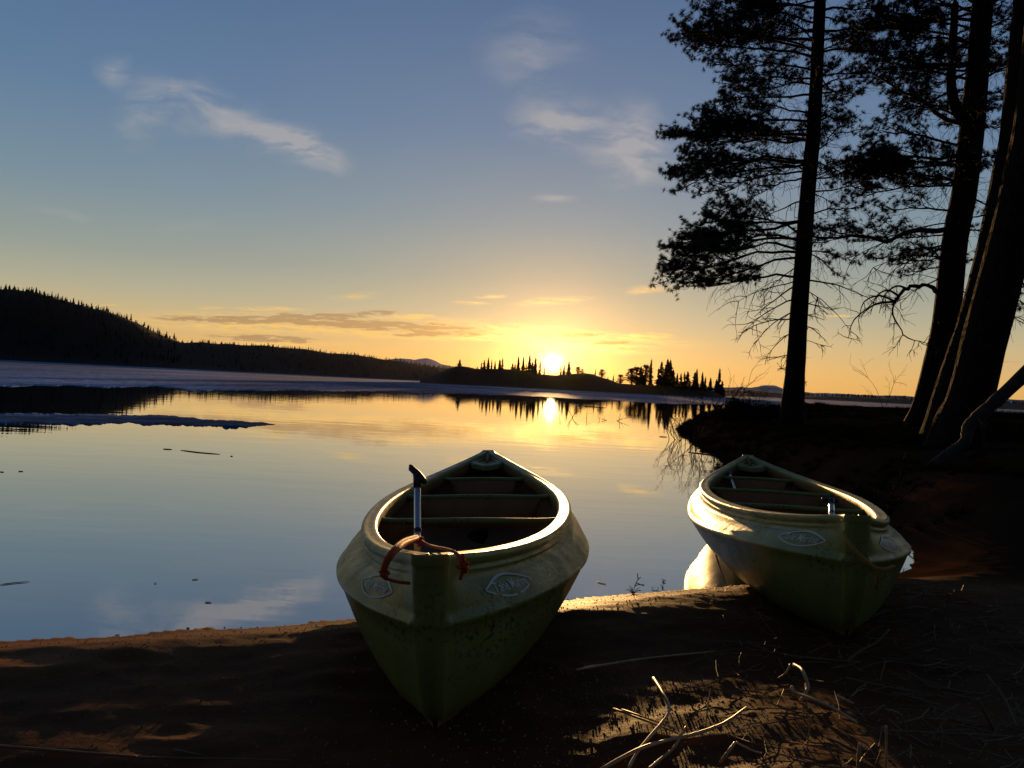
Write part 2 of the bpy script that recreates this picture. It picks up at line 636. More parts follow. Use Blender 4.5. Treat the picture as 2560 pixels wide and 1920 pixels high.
def ground_z(X, Y):
    X, Y = np.asarray(X, float), np.asarray(Y, float)
    d = shore_dist(X, Y)
    d = d+.08*fbm(X*1.0, Y*1.0, 3, 3)*sstep(np.abs(d), .0, .02)+.02*fbm(X*5, Y*5, 8, 2)
    dl = np.maximum(d, 0)
    beach = .104*sstep(d, -.08, .50)-(.012+.028*sstep(X, -.7, .2))*sstep(d, .5, 1.1)-.008*np.clip(dl-1.0, 0, 1.6)+.04*np.clip(dl-2.6, 0, 30)+.12*sstep(X, .15, .9)*sstep(-Y, -3.1, -1.7)*sstep(Y, -6, 0)
    # foot-trampled sand
    f = sstep(d, .05, .5)*(1-sstep(d, 5, 9))
    a_, c_ = X*.91+Y*.41, -X*.41+Y*.91          # along and across the shore
    sand = f*(.016*fbm(a_*.7, c_*2.6, 21, 3, .5)+.013*fbm(a_*1.6+fbm(a_*.9, c_*.9, 6, 2), c_*7.0, 31, 3, .5)+.006*fbm(X*11, Y*14, 35, 3, .55))
    dents = np.zeros(X.shape)
    for (cx, cy, r, dep) in DENTS:
        q = ((X-cx)/r)**2+((Y-cy)/(r*.62))**2
        dents += dep*(-np.exp(-q)+.55*np.exp(-(np.sqrt(q)-1.35)**2/.12))
    bank = sstep(Y, 4.6, 7.5)*sstep(X, 2.2, 3.0)
    bz = .40*sstep(d, -.05, .5)+.05*np.clip(X-4, 0, 4)+.11*np.clip(X-7.7, 0, 2.5)
    bz = bz*sstep(d, -.05, 1.0)+sstep(d, .1, .8)*(.10*fbm(X*.8, Y*.8, 5, 4)+.09*fbm(X*3, Y*3, 15, 3))
    land = beach*(1-bank)+bz*bank+sand*(1-bank)+dents*f*(1-bank)
    bed = -.02-.16*np.minimum(-d, 5)
    return np.where(d > 0, np.maximum(land, .004), bed)


DENTS = [(float(cx), float(cy), float(r), float(dp)) for cx, cy, r, dp in
         zip(rng.uniform(-2.2, 2.6, 46), rng.uniform(1.7, 4.6, 46), rng.uniform(.07, .15, 46), rng.uniform(.004, .010, 46))]


def axis(segs):
    out = []
    for a, b, s in segs:
        out += list(np.arange(a, b, s))
    out.append(segs[-1][1])
    return np.array(out)


gx = axis([(-400, -40, 40), (-40, -8, 4), (-8, -3, .25), (-3, 3.6, .022), (3.6, 12, .12), (12, 40, 1.0), (40, 400, 40)])
gy = axis([(-400, -40, 40), (-40, -4, 3), (-4, 1.5, .22), (1.5, 5.6, .022), (5.6, 30, .14), (30, 60, 3), (60, 100, 20)])
GX, GY = np.meshgrid(gx, gy, indexing='ij')
GZ = ground_z(GX, GY)
acc = Acc()
acc.grid(np.stack([GX, GY, GZ], -1), flip=True)
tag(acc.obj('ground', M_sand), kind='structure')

acc = Acc()
acc.add([(-3000, -400, 0), (3000, -400, 0), (3000, 3500, 0), (-3000, 3500, 0)], [(0, 1, 2, 3)])
tag(acc.obj('water', M_water), kind='structure')

# sheet of lake ice reaching to the far shores, its near edge frayed
edge_px = [(-900, 925), (-300, 947), (0, 963), (90, 965), (250, 966), (407, 969), (497, 975), (678, 978), (859, 979), (1000, 981), (1130, 984), (1260, 989),
           (1477, 999), (1564, 1004), (1694, 1011), (1811, 1014), (2003, 1012.5), (2164, 1017), (2273, 1021), (2560, 1036), (3300, 1074)]
ex = np.array([ray(*p)[0] for p in edge_px])
ed = np.array([H_CAM/-ray(*p)[2] for p in edge_px])
U = np.concatenate([np.linspace(-1.0, -.66, 60), np.linspace(-.66, .7, 1400), np.linspace(.7, 1.0, 60)])
dist = np.exp(np.interp(U, ex, np.log(ed)))
dist = dist*(1+.10*fbm(U*22, U*0+3.1, 41, 4, .6)+.03*fbm(U*160, U*0+1.7, 42, 3, .6))
rows = [0, .0, .015, .05, .12, .25, .5, 1]
V = []
for k, t in enumerate(rows):
    dd = dist*(1600/dist)**t
    z = np.full(U.shape, -.004 if k == 0 else .008)
    V.append(np.stack([U*dd, dd, z], -1))
acc = Acc()
acc.grid(np.array(V))
tag(acc.obj('ice_sheet', M_ice), kind='structure')

# tongue of rotten ice floating nearer, on the left
top = [(-700, 1000), (0, 1032), (180, 1035), (407, 1038), (497, 1047), (588, 1053), (660, 1056), (687, 1062)]
bot = [(-700, 1028), (0, 1062), (180, 1064), (244, 1063.5), (280, 1060), (339, 1059), (362, 1064), (452, 1065), (583, 1069), (678, 1064.3), (687, 1063)]
tx = np.array([p[0] for p in top], float)
bx = np.array([p[0] for p in bot], float)
N = 700
xs = np.linspace(-700, 687, N)
ty = np.interp(xs, tx, [p[1] for p in top])
by = np.interp(xs, bx, [p[1] for p in bot])
wob = fbm(xs*.035, xs*0, 51, 5, .65)
wob2 = fbm(xs*.05, xs*0+4, 52, 5, .65)
thin = np.clip((by-ty)/14, .15, 1)
ty = ty+3.0*wob*thin
by = np.maximum(by+4.5*wob2*thin-1.0, ty+.15)
R = []
for t in (-1, 0, .2, .4, .6, .8, 1, 2):
    tt = min(max(t, 0), 1)
    row = []
    for i in range(N):
        r = ray(xs[i], ty[i]*(1-tt)+by[i]*tt)
        d = H_CAM/-r[2]
        row.append((r[0]*d, d, -.003 if t in (-1, 2) else float(0 < tt < 1)*.004+.004+.003*float(vnoise(np.array(xs[i]*.05), np.array(t*5.0), 3))))
    R.append(row)
acc = Acc()
acc.grid(np.array(R), flip=True)
tag(acc.obj('ice_floe', M_ice), 'long ragged tongue of grey melting ice floating on the left of the lake', 'ice floe')
for i, (px, py, s) in enumerate([(566, 1067.5, .10), (580, 1068, .07), (588, 1067.5, .09)]):
    r = ray(px, py)
    d = H_CAM/-r[2]
    k = Acc()
    th = np.linspace(0, 2*np.pi, 9)[:-1]
    V = [(0, 0, s*.45)]+[(s*(.7+.3*random.random())*math.cos(a)*.6, s*(.7+.3*random.random())*math.sin(a)*.6, s*.28) for a in th]+[(s*math.cos(a), s*math.sin(a)*.8, -.02) for a in th]
    F = [(0, 1+j, 1+(j+1) % 8, 1+(j+1) % 8) for j in range(8)]+[(1+j, 9+j, 9+(j+1) % 8, 1+(j+1) % 8) for j in range(8)]
    k.add(V, F)
    o = k.obj('ice_chunk', M_ice, smooth=False)
    o.location = (r[0]*d, d, .01)
    tag(o, ['leftmost dark ice lump at the front edge of the ice tongue', 'smallest dark ice lump between two others by the ice tongue',
            'dark ice lump nearest the tip of the ice tongue'][i], 'ice chunk', 'ice lumps at the edge of the ice tongue')


# ------------------------------------------------------------------ hills, islet, far fells
def ridge_mesh(name, pts, D, d_front, d_back, mat, rough=0.0, seed=1, zmin=-.5, steps=260):
    px = np.array([p[0] for p in pts], float)
    py = np.array([p[1] for p in pts], float)
    xs = np.linspace(px[0], px[-1], steps)
    ys = np.interp(xs, px, py)
    u = np.array([ray(x, y) for x, y in zip(xs, ys)])
    zr = np.maximum(H_CAM+u[:, 2]*D, zmin)
    zr = zr+rough*fbm(xs*.03, xs*0, seed, 4)*np.clip(zr/8, 0, 1)
    rows = []
    for t in np.linspace(0, 1, 12):
        d = d_front+(D-d_front)*t
        s = .35*t+.65*t*t*(3-2*t)
        rows.append(np.stack([u[:, 0]*d, np.full(len(xs), d), zmin+(zr-zmin)*s], -1))
    for t in (.2, .5, 1):
        d = D+(d_back-D)*t
        rows.append(np.stack([u[:, 0]*d, np.full(len(xs), d), zr+(zmin-zr)*t*t], -1))
    a = Acc()
    a.grid(np.array(rows))
    o = a.obj(name, mat)
    return o, np.array(rows), xs


left_ridge = [(-900, 690), (-500, 695), (-200, 702), (0, 722), (90, 732), (181, 757), (289, 786), (362, 817), (407, 840), (452, 855), (542, 858), (656, 865), (791, 878),
              (882, 887), (972, 899), (1040, 909), (1104, 920), (1170, 923), (1250, 934), (1500, 962), (1900, 986)]
hill, hrows, hx = ridge_mesh('hills', left_ridge, 1000, 760, 1300, M_forest, 2.0, 61)
tag(hill, kind='structure')
far_left = [(900, 920), (985, 896), (1000, 893), (1035, 902), (1049, 899), (1065, 897), (1085, 902), (1104, 911), (1150, 920), (1300, 945), (1500, 965)]
o, _, _ = ridge_mesh('mountains', far_left, 2600, 2300, 3000, M_fell, 5, 62, -3)
tag(o, kind='structure')
far_right = [(1500, 966), (1700, 968), (1817, 969.5), (1850, 968), (1878, 970), (1904, 965), (1934, 963), (1942, 966), (1960, 973), (2004, 980), (2060, 983), (2170, 987), (2294, 992), (2450, 995),
             (2700, 1005), (3200, 1035)]
o, _, _ = ridge_mesh('mountains', far_right, 2600, 2300, 3000, M_fell, 4, 63, -3)
tag(o, kind='structure')
mid_right = [(1500, 975), (1700, 974), (1817, 975), (1860, 976), (1900, 979), (1960, 985), (2010, 990), (2100, 990), (2250, 997), (2500, 1006), (2800, 1020), (3300, 1045)]
far_shore, frows, fx_ = ridge_mesh('hills', mid_right, 1500, 1250, 1800, M_forest, 2, 64)
tag(far_shore, kind='structure')
isl_ridge = [(1050, 948.0), (1090, 935), (1120, 922), (1148, 914), (1191, 921), (1260, 922), (1312, 927), (1347, 936), (1390, 938), (1430, 934), (1460, 932), (1486, 936), (1521, 949), (1547, 958),
             (1608, 963), (1694, 966), (1781, 976), (1800, 984), (1816, 994)]
D_ISL = 280
islet, irows, ix = ridge_mesh('islet', isl_ridge, D_ISL, 250, 330, M_forest, .5, 65)
tag(islet, kind='structure')


def conifer(acc, base, h, w, k=5, tiers=5):
    """small far spruce: stacked ragged skirts"""
    b = np.asarray(base, float)
    ph = random.random()*6
    for t in range(tiers):
        f = t/tiers
        z0 = h*(.10+.78*f)
        z1 = min(h, z0+h*(.34-.12*f))
        r = w*(1-f)**.8*(.8+.4*random.random())
        an = np.arange(k)*2*np.pi/k+ph+t
        V = [b+np.array((r*math.cos(a)*(.7+.5*random.random()), r*math.sin(a), z0-h*.02*random.random())) for a in an]+[b+np.array((0, 0, z1))]
        acc.add(V, [(j, (j+1) % k, k, k) for j in range(k)])


# spruce forest covering the far hills: one mass
acc = Acc()
n_r, n_c = hrows.shape[:2]
for q in range(3300):
    c = random.random()*(n_c-1)
    if q < 1500:
        r = 10.6+random.random()*1.0
        if r > n_r-2:
            continue
    else:
        r = 1.0+random.random()*9.5
    i, j = int(r), int(c)
    p = hrows[i, j]*(1-(r-i))+hrows[i+1, j]*(r-i)
    p = p*(1-(c-j))+hrows[i, min(j+1, n_c-1)]*(c-j) if r == i else p
    if p[2] < .5:
        continue
    sz = 4.2+6.5*random.random()**2.2
    if hx[j] > 450:
        sz *= .62
    conifer(acc, (p[0]+random.uniform(-4, 4), p[1], p[2]-.8), sz, sz*.2, 4, 3)
n_r, n_c = frows.shape[:2]
for q in range(700):
    j = random.randrange(n_c)
    if fx_[j] < 1990:
        continue
    p = frows[11, j]
    sz = 7+4*random.random()
    conifer(acc, (p[0]+random.uniform(-8, 8), p[1], p[2]-3), sz, sz*.24, 4, 3)
tag(acc.obj('forest', M_forest, smooth=False), 'dark spruce forest covering the far hills behind the ice', 'forest', kind='stuff')


# trees on the islet: each a thing with trunk and crown
def proto_spruce(seed, tiers, slim, ragged):
    random.seed(seed)
    a = Acc()
    k = 7
    for t in range(tiers):
        f = t/tiers
        z0 = .10+.86*f
        r = slim*(1-f)**.85*(1-ragged*random.random())+.012
        an = np.arange(k)*2*np.pi/k+random.random()*6
        for an1 in an:
            if random.random() < .18+ragged*.5:
                continue
            rr = r*(.65+.6*random.random())
            dz = -.035*(1-f)-.02*random.random()
            c, s = math.cos(an1), math.sin(an1)
            wd = .022+.045*(1-f)
            V = [(0, 0, z0+.05), (c*rr*.5-s*wd, s*rr*.5+c*wd, z0+dz*.3), (c*rr, s*rr, z0+dz), (c*rr*.5+s*wd, s*rr*.5-c*wd, z0+dz*.3), (c*rr*.4, s*rr*.4, z0+dz-.03)]
            a.add(V, [(0, 1, 2, 3), (1, 4, 2, 2), (4, 3, 2, 2), (0, 4, 1, 1), (0, 3, 4, 4)])
    e = empty('spruce_tree')
    t = Acc()
    t.tube([(0, 0, -.05), (0, 0, .5), (0, 0, 1.0)], [.022, .014, .003], 5)
    t.obj('trunk', M_forest, e)
    a.obj('crown', M_forest, e, smooth=False)
    return e


def proto_roundpine(seed):
    random.seed(seed)
    a = Acc()
    t = Acc()
    t.tube([(0, 0, -.05), (.02, 0, .4), (-.01, .01, .9)], [.03, .022, .006], 5)
    e = empty('pine_tree')
    for q in range(150):
        z = random.uniform(.16, 1.0)
        rad = .27*max(.05, 1-((z-.48)/.56)**2)**.8*random.uniform(.6, 1.25)
        an = random.random()*6.28
        r = rad*math.sqrt(random.random())
        c = np.array((r*math.cos(an), r*math.sin(an), z))
        s = .045+.05*random.random()
        t.tube([(0, 0, z-.12), c], [.008, .003], 3, cap=False)
        for _ in range(7):
            d1 = np.array([random.gauss(0, 1), random.gauss(0, 1), random.gauss(0, .5)])
            d2 = np.array([random.gauss(0, 1), random.gauss(0, 1), random.gauss(0, .5)])
            a.add([c, c+d1*s*.8, c+d1*s*.5+d2*s*.5], [(0, 1, 2, 2)])
    t.obj('trunk', M_forest, e)
    a.obj('crown', M_forest, e, smooth=False)
    return e


protos = {'s1': proto_spruce(1, 15, .15, .35), 's2': proto_spruce(2, 17, .19, .25), 's3': proto_spruce(5, 13, .10, .55), 's4': proto_spruce(7, 16, .24, .2),
          'p1': proto_roundpine(3), 'p2': proto_roundpine(8)}
# photo column, top row, kind, width factor, wording
isl_trees = [
    (1150, 897, 's4', 1.3, 'lone bushy spruce on the bare left end of the islet'),
    (1193, 915, 's4', 1.0, 'tiny spruce at the foot of the first clump on the islet'),
    (1204, 904, 's3', 1.2, 'short thin spruce opening the left clump on the islet'),
    (1211, 899, 's4', .9, 'bushy spruce in the left clump on the islet, beside a gap'),
    (1222, 892, 's1', 1.0, 'tallest thin spruce of the left clump on the islet'),
    (1230, 898, 's3', 1.1, 'thin spruce just right of the tallest one in the left clump'),
    (1238, 901, 's1', 1.0, 'short spruce standing alone in the middle of the left clump'),
    (1250, 897, 's2', 1.1, 'dense spruce, left one of the twin spruces ending the left clump'),
    (1257, 893, 's3', 1.2, 'ragged thin spruce, right one of the twins ending the left clump'),
    (1282, 906, 's4', 1.0, 'low broad spruce starting the clump left of the sun'),
    (1288, 908, 's2', 1.0, 'low spruce pressed against the broad one left of the sun'),
    (1297, 889, 's2', .8, 'tall pointed spruce, first high one left of the sun'),
    (1309, 890, 's1', 1.0, 'tall even spruce, second high one left of the sun'),
    (1316, 906, 's3', 1.3, 'short spruce in the gap before the highest islet spruce'),
    (1325, 885, 's1', 1.0, 'highest spruce in the clump left of the sun'),
    (1332, 902, 's2', 1.0, 'mid height spruce between the two highest left of the sun'),
    (1340, 889, 's2', .8, 'dense tall spruce closest to the left of the sun'),
    (1351, 900, 's3', 1.2, 'thin spruce on the left rim of the sun glare'),
    (1361, 915, 's3', 1.2, 'small spruce half lost in the left of the sun glare'),
    (1403, 912, 's3', 1.2, 'small spruce half lost in the right of the sun glare'),
    (1411, 909, 's1', 1.0, 'thin spruce on the right rim of the sun glare'),
    (1423, 901, 's2', 1.0, 'dense spruce standing out right of the sun'),
    (1446, 917, 'p1', 1.2, 'flat crowned pine on the knoll right of the sun'),
    (1456, 922, 'p2', 1.0, 'low round pine leaning on the flat crowned pine'),
    (1489, 921, 's3', 1.2, 'single dead looking thin spruce on the slope of the knoll'),
    (1505, 923, 'p1', 1.1, 'wide pine low on the slope right of the knoll'),
    (1520, 943, 's4', 1.0, 'tiny spruce below the wide pine on the slope'),
    (1534, 937, 's3', 1.4, 'small thin spruce in the dip of the islet'),
    (1552, 937, 'p2', 1.3, 'round bushy pine alone in the dip of the islet'),
    (1580, 920, 'p1', 1.0, 'left edge pine of the dense group right of the dip'),
    (1592, 918, 'p2', 1.0, 'broad pine inside the dense group right of the dip'),
    (1603, 914, 's4', 1.2, 'dark spruce amid the pines of the dense group'),
    (1616, 912, 'p1', .9, 'tallest pine of the dense group, below a thin spire'),
    (1629, 895, 's3', 1.0, 'very thin bare spire spruce at the right of the dense group'),
    (1647, 918, 's3', 1.2, 'small spruce left of the tall triangular spruce'),
    (1655, 900, 's4', .85, 'tall triangular spruce with a wide skirt'),
    (1664, 914, 's2', 1.0, 'spruce in the shadow between the triangular one and the twins'),
    (1670, 894, 's2', .9, 'left twin of the tallest spruces near the islet end'),
    (1677, 896, 's4', .8, 'right twin of the tallest spruces near the islet end'),
    (1684, 922, 's2', 1.2, 'shorter spruce leaning on the right twin'),
    (1694, 931, 's1', 1.2, 'low spruce first in the saw tooth row to the right'),
    (1703, 931, 's4', .8, 'low dense spruce second in the saw tooth row'),
    (1712, 928, 's3', 1.3, 'low ragged spruce third in the saw tooth row'),
    (1720, 926, 's4', 1.1, 'widest dark spruce in the saw tooth row'),
    (1738, 928, 's2', 1.2, 'spruce after a gap, before the pointed one'),
    (1743, 920, 's1', 1.0, 'pointed spruce rising from the right part of the row'),
    (1757, 928, 's1', 1.0, 'slim spruce right of the pointed one near the islet tip'),
    (1764, 940, 's3', 1.4, 'low slim spruce near the islet tip'),
    (1777, 942, 's4', .9, 'small triangular spruce on the islet tip'),
    (1792, 946, 's2', 1.1, 'bushy spruce under the last tall spire on the islet tip'),
    (1800, 918, 's3', 1.1, 'last tall bare spire with a tuft on top, at the islet tip'),
    (1806, 950, 's4', 1.0, 'outermost low spruce at the very end of the islet')]
used = set()
for px, py, kd, wf, lab in isl_trees:
    dd = D_ISL-random.uniform(0, 6)
    j = int(np.clip(np.interp(px, ix, np.arange(len(ix))), 0, len(ix)-1))
    zt = at(px, py, dd)
    zb = irows[11, j][2]-.4
    if px > 1775:
        zb = max(zb, .3)-.3
    o = protos[kd] if kd not in used else copy_tree(protos[kd])
    used.add(kd)
    h = max(zt[2]-zb, 1.2)
    o.location = (zt[0], dd, zb)
    o.scale = (h*wf*1.5, h*wf*1.5, h)
    o.rotation_euler = (0, 0, random.random()*6.28)
    tag(o, lab, 'tree', 'trees on the wooded islet')


# ------------------------------------------------------------------ branching wood
def rot_about(v, axis, ang):
    axis = axis/np.linalg.norm(axis)
    return v*math.cos(ang)+np.cross(axis, v)*math.sin(ang)+axis*(axis@v)*(1-math.cos(ang))


def unit(v):
    return v/(np.linalg.norm(v)+1e-9)


TUFT = []
for s in range(6):
    r_ = np.random.default_rng(100+s)
    V, F = [], []
    for q in range(44):
        d = unit(np.array([r_.normal(), r_.normal(), abs(r_.normal())*.9-.15]))
        sd_ = unit(np.cross(d, r_.normal(size=3)))
        ln = r_.uniform(.6, 1.0)
        b = d*.02
        V += [b+sd_*.042, b-sd_*.042, d*ln*1.05]
        n = len(V)-3
        F += [(n, n+1, n+2)]
    TUFT.append((np.array(V), np.array(F)))


class Leaves:
    def __init__(self):
        self.v, self.f, self.n = [], [], 0

    def tuft(self, p, d, s):
        V, F = TUFT[random.randrange(6)]
        d = unit(d)
        a = unit(np.cross(d, np.array([random.random()-.5, random.random()-.5, .3])))
        b = np.cross(d, a)
        self.v.append(p+s*(V[:, :1]*a+V[:, 1:2]*b+V[:, 2:]*d))
        self.f.append(F+self.n)
        self.n += len(V)

    def obj(self, name, mat, parent):
        return mesh_obj(name, np.concatenate(self.v), np.concatenate(self.f), mat, parent, smooth=False)


def bent(p0, p1, arch, n=8, jit=.03):
    p0, p1 = np.asarray(p0, float), np.asarray(p1, float)
    L = np.linalg.norm(p1-p0)
    mid = (p0+p1)/2+np.array([0, 0, arch*L])
    t = np.linspace(0, 1, n)[:, None]
    P = (1-t)**2*p0+2*t*(1-t)*mid+t*t*p1
    w = rng.normal(size=(n, 3))*jit*L
    w[0] = 0
    return P+np.cumsum(w, 0)*.35


def pine_limb(wood, lv, p0, p1, r0, arch=.06, leaf=1.0, dens=1.0, ts=.105, start=.3):
    """a limb, its side twigs and needle tufts (leaf 0: dead and bare)"""
    P = bent(p0, p1, arch+random.gauss(0, .035), 10, .05)
    L = np.linalg.norm(np.asarray(p1)-np.asarray(p0))
    wood.tube(P, np.linspace(r0*.62, max(.006, r0*.16), len(P)), 6)
    ns = max(5, int(L*5.0*dens))
    for q in range(ns):
        t = start+(1-start)*(q+random.random())/ns
        i = min(int(t*9), 8)
        b = P[i]+(P[i+1]-P[i])*(t*9-i)
        tan = unit(P[i+1]-P[i])
        side = unit(np.cross(tan, (0, 0, 1)))*(1 if q % 2 else -1)
        d = unit(tan*random.uniform(.5, 1.1)+side*random.uniform(.3, 1.0)+np.array([0, 0, random.uniform(-.15, .45) if leaf else random.uniform(-.9, .1)]))
        sl = L*(.14+.26*math.sin(math.pi*min(1, t*.9+.1)))*random.uniform(.55, 1.1)
        sl = min(max(sl, .18), 1.15)
        droop = -.12 if not leaf else -.05
        e = b+d*sl+np.array([0, 0, -.25*sl*random.random() if not leaf else .10*sl])
        Q = bent(b, e, droop, 6, .05)
        wood.tube(Q, np.linspace(.011, .005, 6), 4, cap=False)
        nn = max(3, int(sl*12*dens))
        for k in range(nn):
            tt = .25+.75*(k+random.random())/nn
            ii = min(int(tt*5), 4)
            bb = Q[ii]+(Q[ii+1]-Q[ii])*(tt*5-ii)
            d2 = unit(unit(Q[ii+1]-Q[ii])+.9*rng.normal(size=3)*np.array([1, 1, .5])+np.array([0, 0, .35 if leaf else -.5]))
            l2 = random.uniform(.08, .22) if leaf else random.uniform(.1, .35)
            ee = bb+d2*l2
            wood.tube(np.array([bb, (bb+ee)/2+rng.normal(size=3)*.012, ee]), [.005, .004, .003], 3, cap=False)
            if leaf and random.random() < leaf:
                lv.tuft(ee, d2+np.array([0, 0, .5]), ts*random.uniform(.8, 1.25))
                if random.random() < .5*leaf:
                    lv.tuft((bb+ee)/2, d2+np.array([0, 0, .6]), ts*random.uniform(.7, 1.0))
        if leaf:
            lv.tuft(e, d, ts*1.15)
    # fine dead twigs along the inner, shaded part
    for q in range(int(L*5*dens)):
        t = random.uniform(.08, .75)
        i = min(int(t*9), 8)
        fork(wood, P[i]+(P[i+1]-P[i])*(t*9-i), unit(unit(P[i+1]-P[i])*.7+rng.normal(size=3)*.7+np.array([0, 0, -.25])), random.uniform(.25, .7), .0055, 1, -.25)
    if leaf:
        lv.tuft(P[-1], P[-1]-P[-2], ts*1.2)


def fork(wood, p, d, L, r, depth, droop=-.15):
    """a bare branching twig"""
    q = [np.asarray(p, float)]
    n = 5
    dd = unit(np.asarray(d, float))
    for i in range(n):
        dd = unit(dd+rng.normal(size=3)*.16+np.array([0, 0, droop*.25]))
        q.append(q[-1]+dd*L/n)
    wood.tube(np.array(q), np.linspace(r, max(r*.45, .0022), n+1), 4 if r < .012 else 6, cap=False)
    if depth:
        for i in range(random.randint(2, 4)):
            k = random.randint(2, n)
            fork(wood, q[k], unit(dd+rng.normal(size=3)*.65), L*random.uniform(.35, .65), max(r*.55, .0025), depth-1, droop)


def trunk_line(pts, D, depth=None):
    return np.array([at(p[0], p[1], D) for p in pts])


def make_trunk(name, line, radii, parent, flare=1.6, seed=0):
    P = smooth_path(line, 46)
    t = np.linspace(0, 1, 46)
    R = np.interp(t, np.linspace(0, 1, len(radii)), radii)
    R = R*(1+(flare-1)*np.exp(-t*46/2.2))
    k = 22
    a = Acc()
    T = unit(P[-1]-P[0])
    A = unit(np.cross(T, (0, 1, 0)))
    B = np.cross(T, A)
    an = np.arange(k+1)*2*np.pi/k
    rr = 1+.09*np.array([[vnoise(np.array(3*math.cos(x)+5), np.array(3*math.sin(x)+i*.55), seed) for x in an] for i in range(46)]) \
        + .10*np.array([[math.cos(4*x+seed)*math.exp(-i/2.5) for x in an] for i in range(46)])
    V = P[:, None]+(R[:, None]*rr)[..., None]*(np.cos(an)[None, :, None]*A+np.sin(an)[None, :, None]*B)
    a.grid(V, flip=True)
    o = a.obj(name, M_bark, parent)
    return P, R


def trunk_at(line, pxs, D, y):
    ys = [p[1] for p in pxs]
    xs_ = [p[0] for p in pxs]
    return at(np.interp(-y, -np.array(ys, float), np.array(xs_, float)), y, D)


def finish(e, objs):
    inv = e.matrix_world.inverted()
    for o in objs:
        o.location = -e.location


def build_pine(pxs, D, radii, limbs, dead, label, nrand, yr, seed, ts=.105, dens=1.0, crownr=2.6, extra=None):
    random.seed(seed)
    base = at(*pxs[0], D)
    e = empty('pine_tree', tuple(base))
    parts_before = set(bpy.data.objects)
    line = trunk_line(pxs, D)
    line[0, 2] -= .25
    make_trunk('trunk', line, radii, e, seed=seed)
    lv = Leaves()
    for (y0, ex_, ey, dz, r, arch, leaf) in limbs:
        w = Acc()
        p0 = trunk_at(line, pxs, D, y0+random.gauss(0, 9))
        p1 = at(ex_, ey, D+dz)
        p1 = p0+(p1-p0)*.93
        pine_limb(w, lv, p0, p1, r, arch, leaf, dens, ts)
        w.obj('limb', M_twig, e)
    for q in range(nrand):
        y0 = yr[0]+(yr[1]-yr[0])*(q+random.random())/nrand
        p0 = trunk_at(line, pxs, D, y0)
        an = random.choice([1, -1])*math.pi/2+random.uniform(-.85, .85)
        L = crownr*random.uniform(.5, 1.0)
        p1 = p0+np.array([L*math.cos(an), L*math.sin(an), L*random.uniform(-.12, .2)])
        w = Acc()
        pine_limb(w, lv, p0, p1, .035, .08, .8, dens, ts)
        w.obj('limb', M_twig, e)
    # top of the crown, above the picture
    top = line[-1]
    for q in range(12):
        f = random.random()
        p0 = line[-1]*f+line[-2]*(1-f)
        an = random.random()*6.28
        L = crownr*(.8-.5*f)
        p1 = p0+np.array([L*math.cos(an), L*math.sin(an), .3*L])
        w = Acc()
        pine_limb(w, lv, p0, p1, .03, .05, .7, .6, ts*1.3)
        w.obj('limb', M_twig, e)
    for (y0, ex_, ey, dz, r, arch) in dead:
        w = Acc()
        p0 = trunk_at(line, pxs, D, y0)
        p1 = at(ex_, ey, D+dz)
        P = bent(p0, p1, arch, 9, .03)
        L = np.linalg.norm(p1-p0)
        w.tube(P, np.linspace(r, .006, 9), 5)
        for k in range(max(4, int(L*5))):
            i = random.randint(2, 8)
            fork(w, P[i], unit(P[i]-P[i-1])+rng.normal(size=3)*.7+np.array([0, 0, -.35]), random.uniform(.2, .55)*min(1.2, L), .0085, 1, -.3)
        w.obj('dead_branch', M_twig, e)
    if extra:
        extra(e, lv)
    lv.obj('crown', M_needle, e)
    bpy.context.view_layer.update()
    for o in e.children:
        o.location = -e.location
    tag(e, label, 'tree', 'old pines on the bank')
    return e


